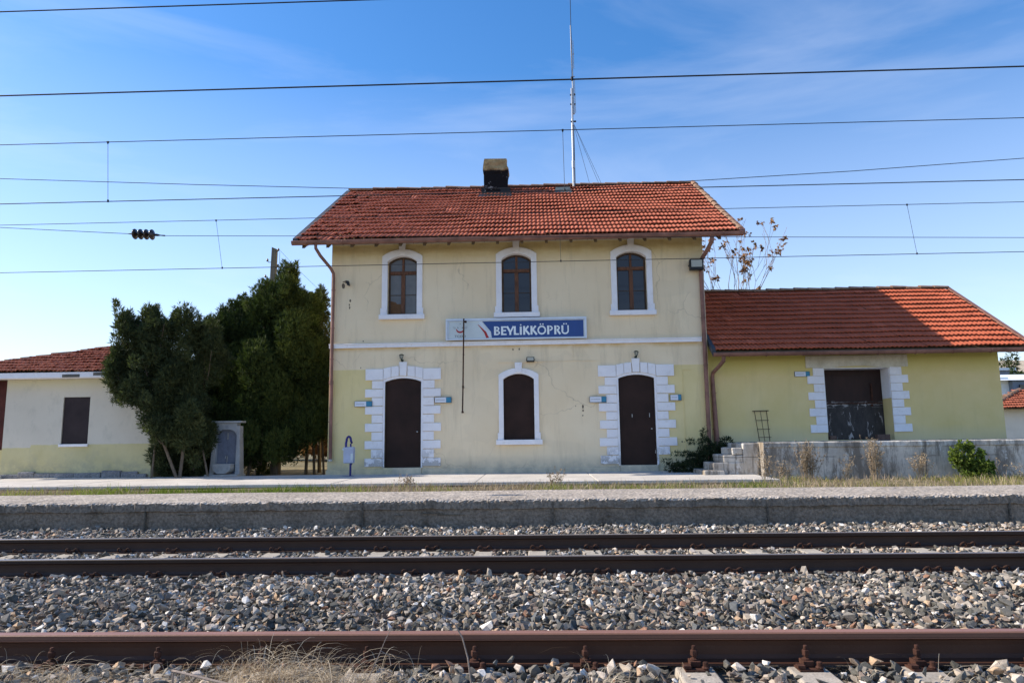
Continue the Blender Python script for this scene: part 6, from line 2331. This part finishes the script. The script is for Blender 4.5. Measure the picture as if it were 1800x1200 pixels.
catenary('thick dark overhead line highest in the sky with its carrying wire', 7.6, (6.17, 6.17), 5.11, [(0.475, 0.472), (-6.6, -6.6), (7.0, 7.0)], 0.0075, 0.0085)
catenary('overhead line with a dropper over the juniper side and one at the antenna', 11.0, (6.055, 6.055), 5.03, [(-7.03, -6.96), (0.51, 0.52), (8.6, 8.6)], 0.0065, 0.0075)
catenary('lowest overhead line passing across the upper windows of the station', 14.5, (5.82, 5.82), 4.765, [(-6.78, -6.60), (0.56, 0.57), (7.77, 7.88)], 0.0065, 0.007)
t = thing('anchor_wire', 'sagging single wire crossing the sky behind the roof line from left to right', 'wire', (0, 13, 5.8))
m = MB()
P3 = [(-20, 6.75), (-10.42, 6.27), (-6.5, 6.05), (-3.5, 5.90), (-0.93, 5.83), (1.2, 5.83), (3.17, 5.89), (6.0, 6.0), (9.19, 6.17), (20, 6.9)]
m.tube([(x_, 13.0, z_) for x_, z_ in P3], 0.0065, 6)
m.build('wire', MT['wire'], t)
t = thing('insulated_wire', 'thin wire carrying a string of four dark disc insulators at the left', 'wire', (-6.85, 12, 4.75))
m = MB()
m.tube([(-20, 12, 5.75), (-9.53, 12, 4.955), (-7.16, 12, 4.785)], 0.0055, 6)
m.build('wire', MT['wire'], t)
m = MB()
m.tube([(-6.52, 12, 4.735), (8.33, 12, 4.37), (20, 12, 4.3)], 0.005, 6)
m.build('wire', MT['wire'], t)
for i in range(4):
    xc = -7.06 + i * 0.103
    zc_ = 4.778 - i * 0.006
    m = MB()
    m.lathe((xc, 12, zc_), [(0.012, -0.05), (0.028, -0.045), (0.035, -0.030), (0.085, -0.018), (0.095, -0.004), (0.092, 0.008), (0.06, 0.012), (0.03, 0.030), (0.012, 0.05)], 16, axis='x')
    m.build('insulator_disc', MT['porcelain'], t, smooth=True)
m = MB()
m.tube([(-7.18, 12, 4.786), (-7.10, 12, 4.781)], [0.008, 0.016], 6)
m.tube([(-6.72, 12, 4.757), (-6.66, 12, 4.752), (-6.60, 12, 4.745), (-6.52, 12, 4.737)], [0.02, 0.024, 0.01, 0.014], 6)
m.build('clamp', MT['wire'], t)

# telegraph pole behind the junipers
t = thing('telegraph_pole', 'weathered square telegraph pole rising behind the tall juniper', 'pole', (-8.85, 23, 0.2))
m = MB()
m.add([(-8.95, 22.9, 0.1), (-8.74, 22.9, 0.1), (-8.74, 23.1, 0.1), (-8.95, 23.1, 0.1), (-8.78, 22.93, 7.62), (-8.62, 22.93, 7.55), (-8.62, 23.07, 7.55), (-8.78, 23.07, 7.62)],
      [(0, 1, 5, 4), (1, 2, 6, 5), (2, 3, 7, 6), (3, 0, 4, 7), (4, 5, 6, 7)])
m.build('post', MT['pole_wood'], t)
for (x_, z_, sg) in ((-8.58, 7.45, 1), (-8.88, 7.1, -1), (-8.58, 6.9, 1), (-8.93, 6.55, -1), (-8.55, 6.45, 1)):
    m = MB()
    m.tube([(x_ - sg * 0.08, 22.95, z_), (x_, 22.93, z_), (x_ + sg * 0.03, 22.93, z_ + 0.05)], 0.012, 5)
    m.lathe((x_ + sg * 0.03, 22.93, z_ + 0.03), [(0.03, 0), (0.042, 0.03), (0.03, 0.06), (0.02, 0.09)], 8)
    m.build('insulator', MT['porcelain'], t)
m = MB()
m.tube(sagline(-8.5, -5.6, 22.93, 26.0, 7.5, 4.8, 0.2, 10), 0.005, 4)
m.tube([(-8.5, 22.93, 7.45), (-8.5, 22.93, 7.1), (-8.6, 22.93, 6.5)], 0.006, 4)
m.build('service_wire', MT['wire'], t)

# ================================================================ BACKGROUND, RIGHT AND BETWEEN THE TREES
def far_xz(px, y):
    return (px * y)


# white cottage with red roof
t = thing('white_cottage', 'small sunlit white cottage with a red tiled roof far right beyond the dock', 'house', (25, 30, 0.25))
m = MB()
m.box(18.7, 26, 30.0, 34.5, 0.1, 2.15)
m.build('wall', MT['far_white'], t)
m = MB()
m.add([(18.3, 29.5, 2.12), (26.4, 29.5, 2.12), (26.4, 35, 2.12), (18.3, 35, 2.12), (21.4, 32.2, 3.0), (24.5, 32.2, 3.0)],
      [(0, 1, 5, 4), (1, 2, 5), (2, 3, 4, 5), (3, 0, 4), (3, 2, 1, 0)])
cr_ = m.build('roof', MT['soffit'], t)
tile_roof('tile_covering', MT['tile_old'], cr_, 18.3, 26.4, 29.5, 2.13, 32.2, 3.01, 8, xr=(21.4, 24.5), mess=1.5)
ridge_caps('hip_tiles', MT['ridge'], cr_, (18.3, 29.5, 2.17), (21.4, 32.2, 3.05), 10, 0.10)
# clad grey and white buildings
t = thing('clad_building', 'white and slate grey clad building behind the white cottage', 'building', (32, 44, 0.25))
m = MB()
m.box(26.6, 28.62, 44.0, 50, 0.1, 4.55)
m.build('white_wing', MT['far_metal'], t)
m = MB()
m.box(28.62, 34, 43.6, 50, 0.1, 4.30)
g2 = m.build('grey_wing', MT['far_grey'], t)
m = MB()
m.add([(26.4, 43.4, 4.32), (34.2, 43.4, 4.32), (33.2, 47, 4.95), (26.4, 47, 4.95), (34.2, 50.2, 4.32), (26.4, 50.2, 4.32)], [(0, 1, 2, 3), (3, 2, 4, 5), (1, 4, 2), (0, 3, 5)])
m.build('roof', MT['far_metal'], t)
m = MB()
m.box(28.95, 29.35, 43.5, 43.59, 3.7, 4.05)
m.build('window', MT['glass'], t)
t = thing('grey_block', 'taller slate grey flat-topped building behind the clad white one', 'building', (41, 58, 0.25))
m = MB()
m.box(34.6, 38.5, 58, 66, 0.1, 6.2)
m.build('wall', MT['far_grey'], t)
m = MB()
m.box(34.4, 38.3, 57.8, 66.2, 6.2, 6.4)
m.build('roof', MT['far_metal'], t)


def far_tree(name, label, x, y, h, rad, mat, n=2500):
    t = thing(name, label, 'tree', (x, y, 0.2))
    m = MB()
    m.tube([(x, y, 0.1), (x, y, h * 0.9)], [rad * 0.12, 0.04], 6)
    m.build('trunk', MT['bark'], t)
    bl = [(x + random.uniform(-.3, .3) * rad, y + random.uniform(-.3, .3) * rad, h * f, rad * s_, rad * s_, h * 0.16) for f, s_ in ((0.35, 0.9), (0.5, 0.85), (0.66, 0.65), (0.8, 0.45), (0.92, 0.25))]
    P, nr, r_ = blob_points(bl, n, 0.7)
    V, F, T = sprays(P, nr, 4, 0.4, 0.05, 0.6, np.clip(rng.normal(.5, .2, n), 0, 1))
    link_mesh('crown', V, F, mat, t, False, 0, None, T)


far_tree('pine_tree', 'grey-green pine rising above the slate grey building at far right', 47.3, 72, 8.9, 1.9, MT['juniper_grey'], 1500)
far_tree('pine_tree', 'dark pine beside the clad building at the right frame edge', 35.9, 54, 5.6, 1.1, MT['juniper'], 1800)
far_tree('broadleaf_tree', 'brown autumn tree seen low between the junipers and the station', -9.5, 34, 3.4, 2.0, MT['dead_leaf'], 2600)
far_tree('broadleaf_tree', 'rust-leaved tree seen in the gap right of the fountain', -13.8, 36, 3.0, 1.7, MT['dead_leaf'], 2200)
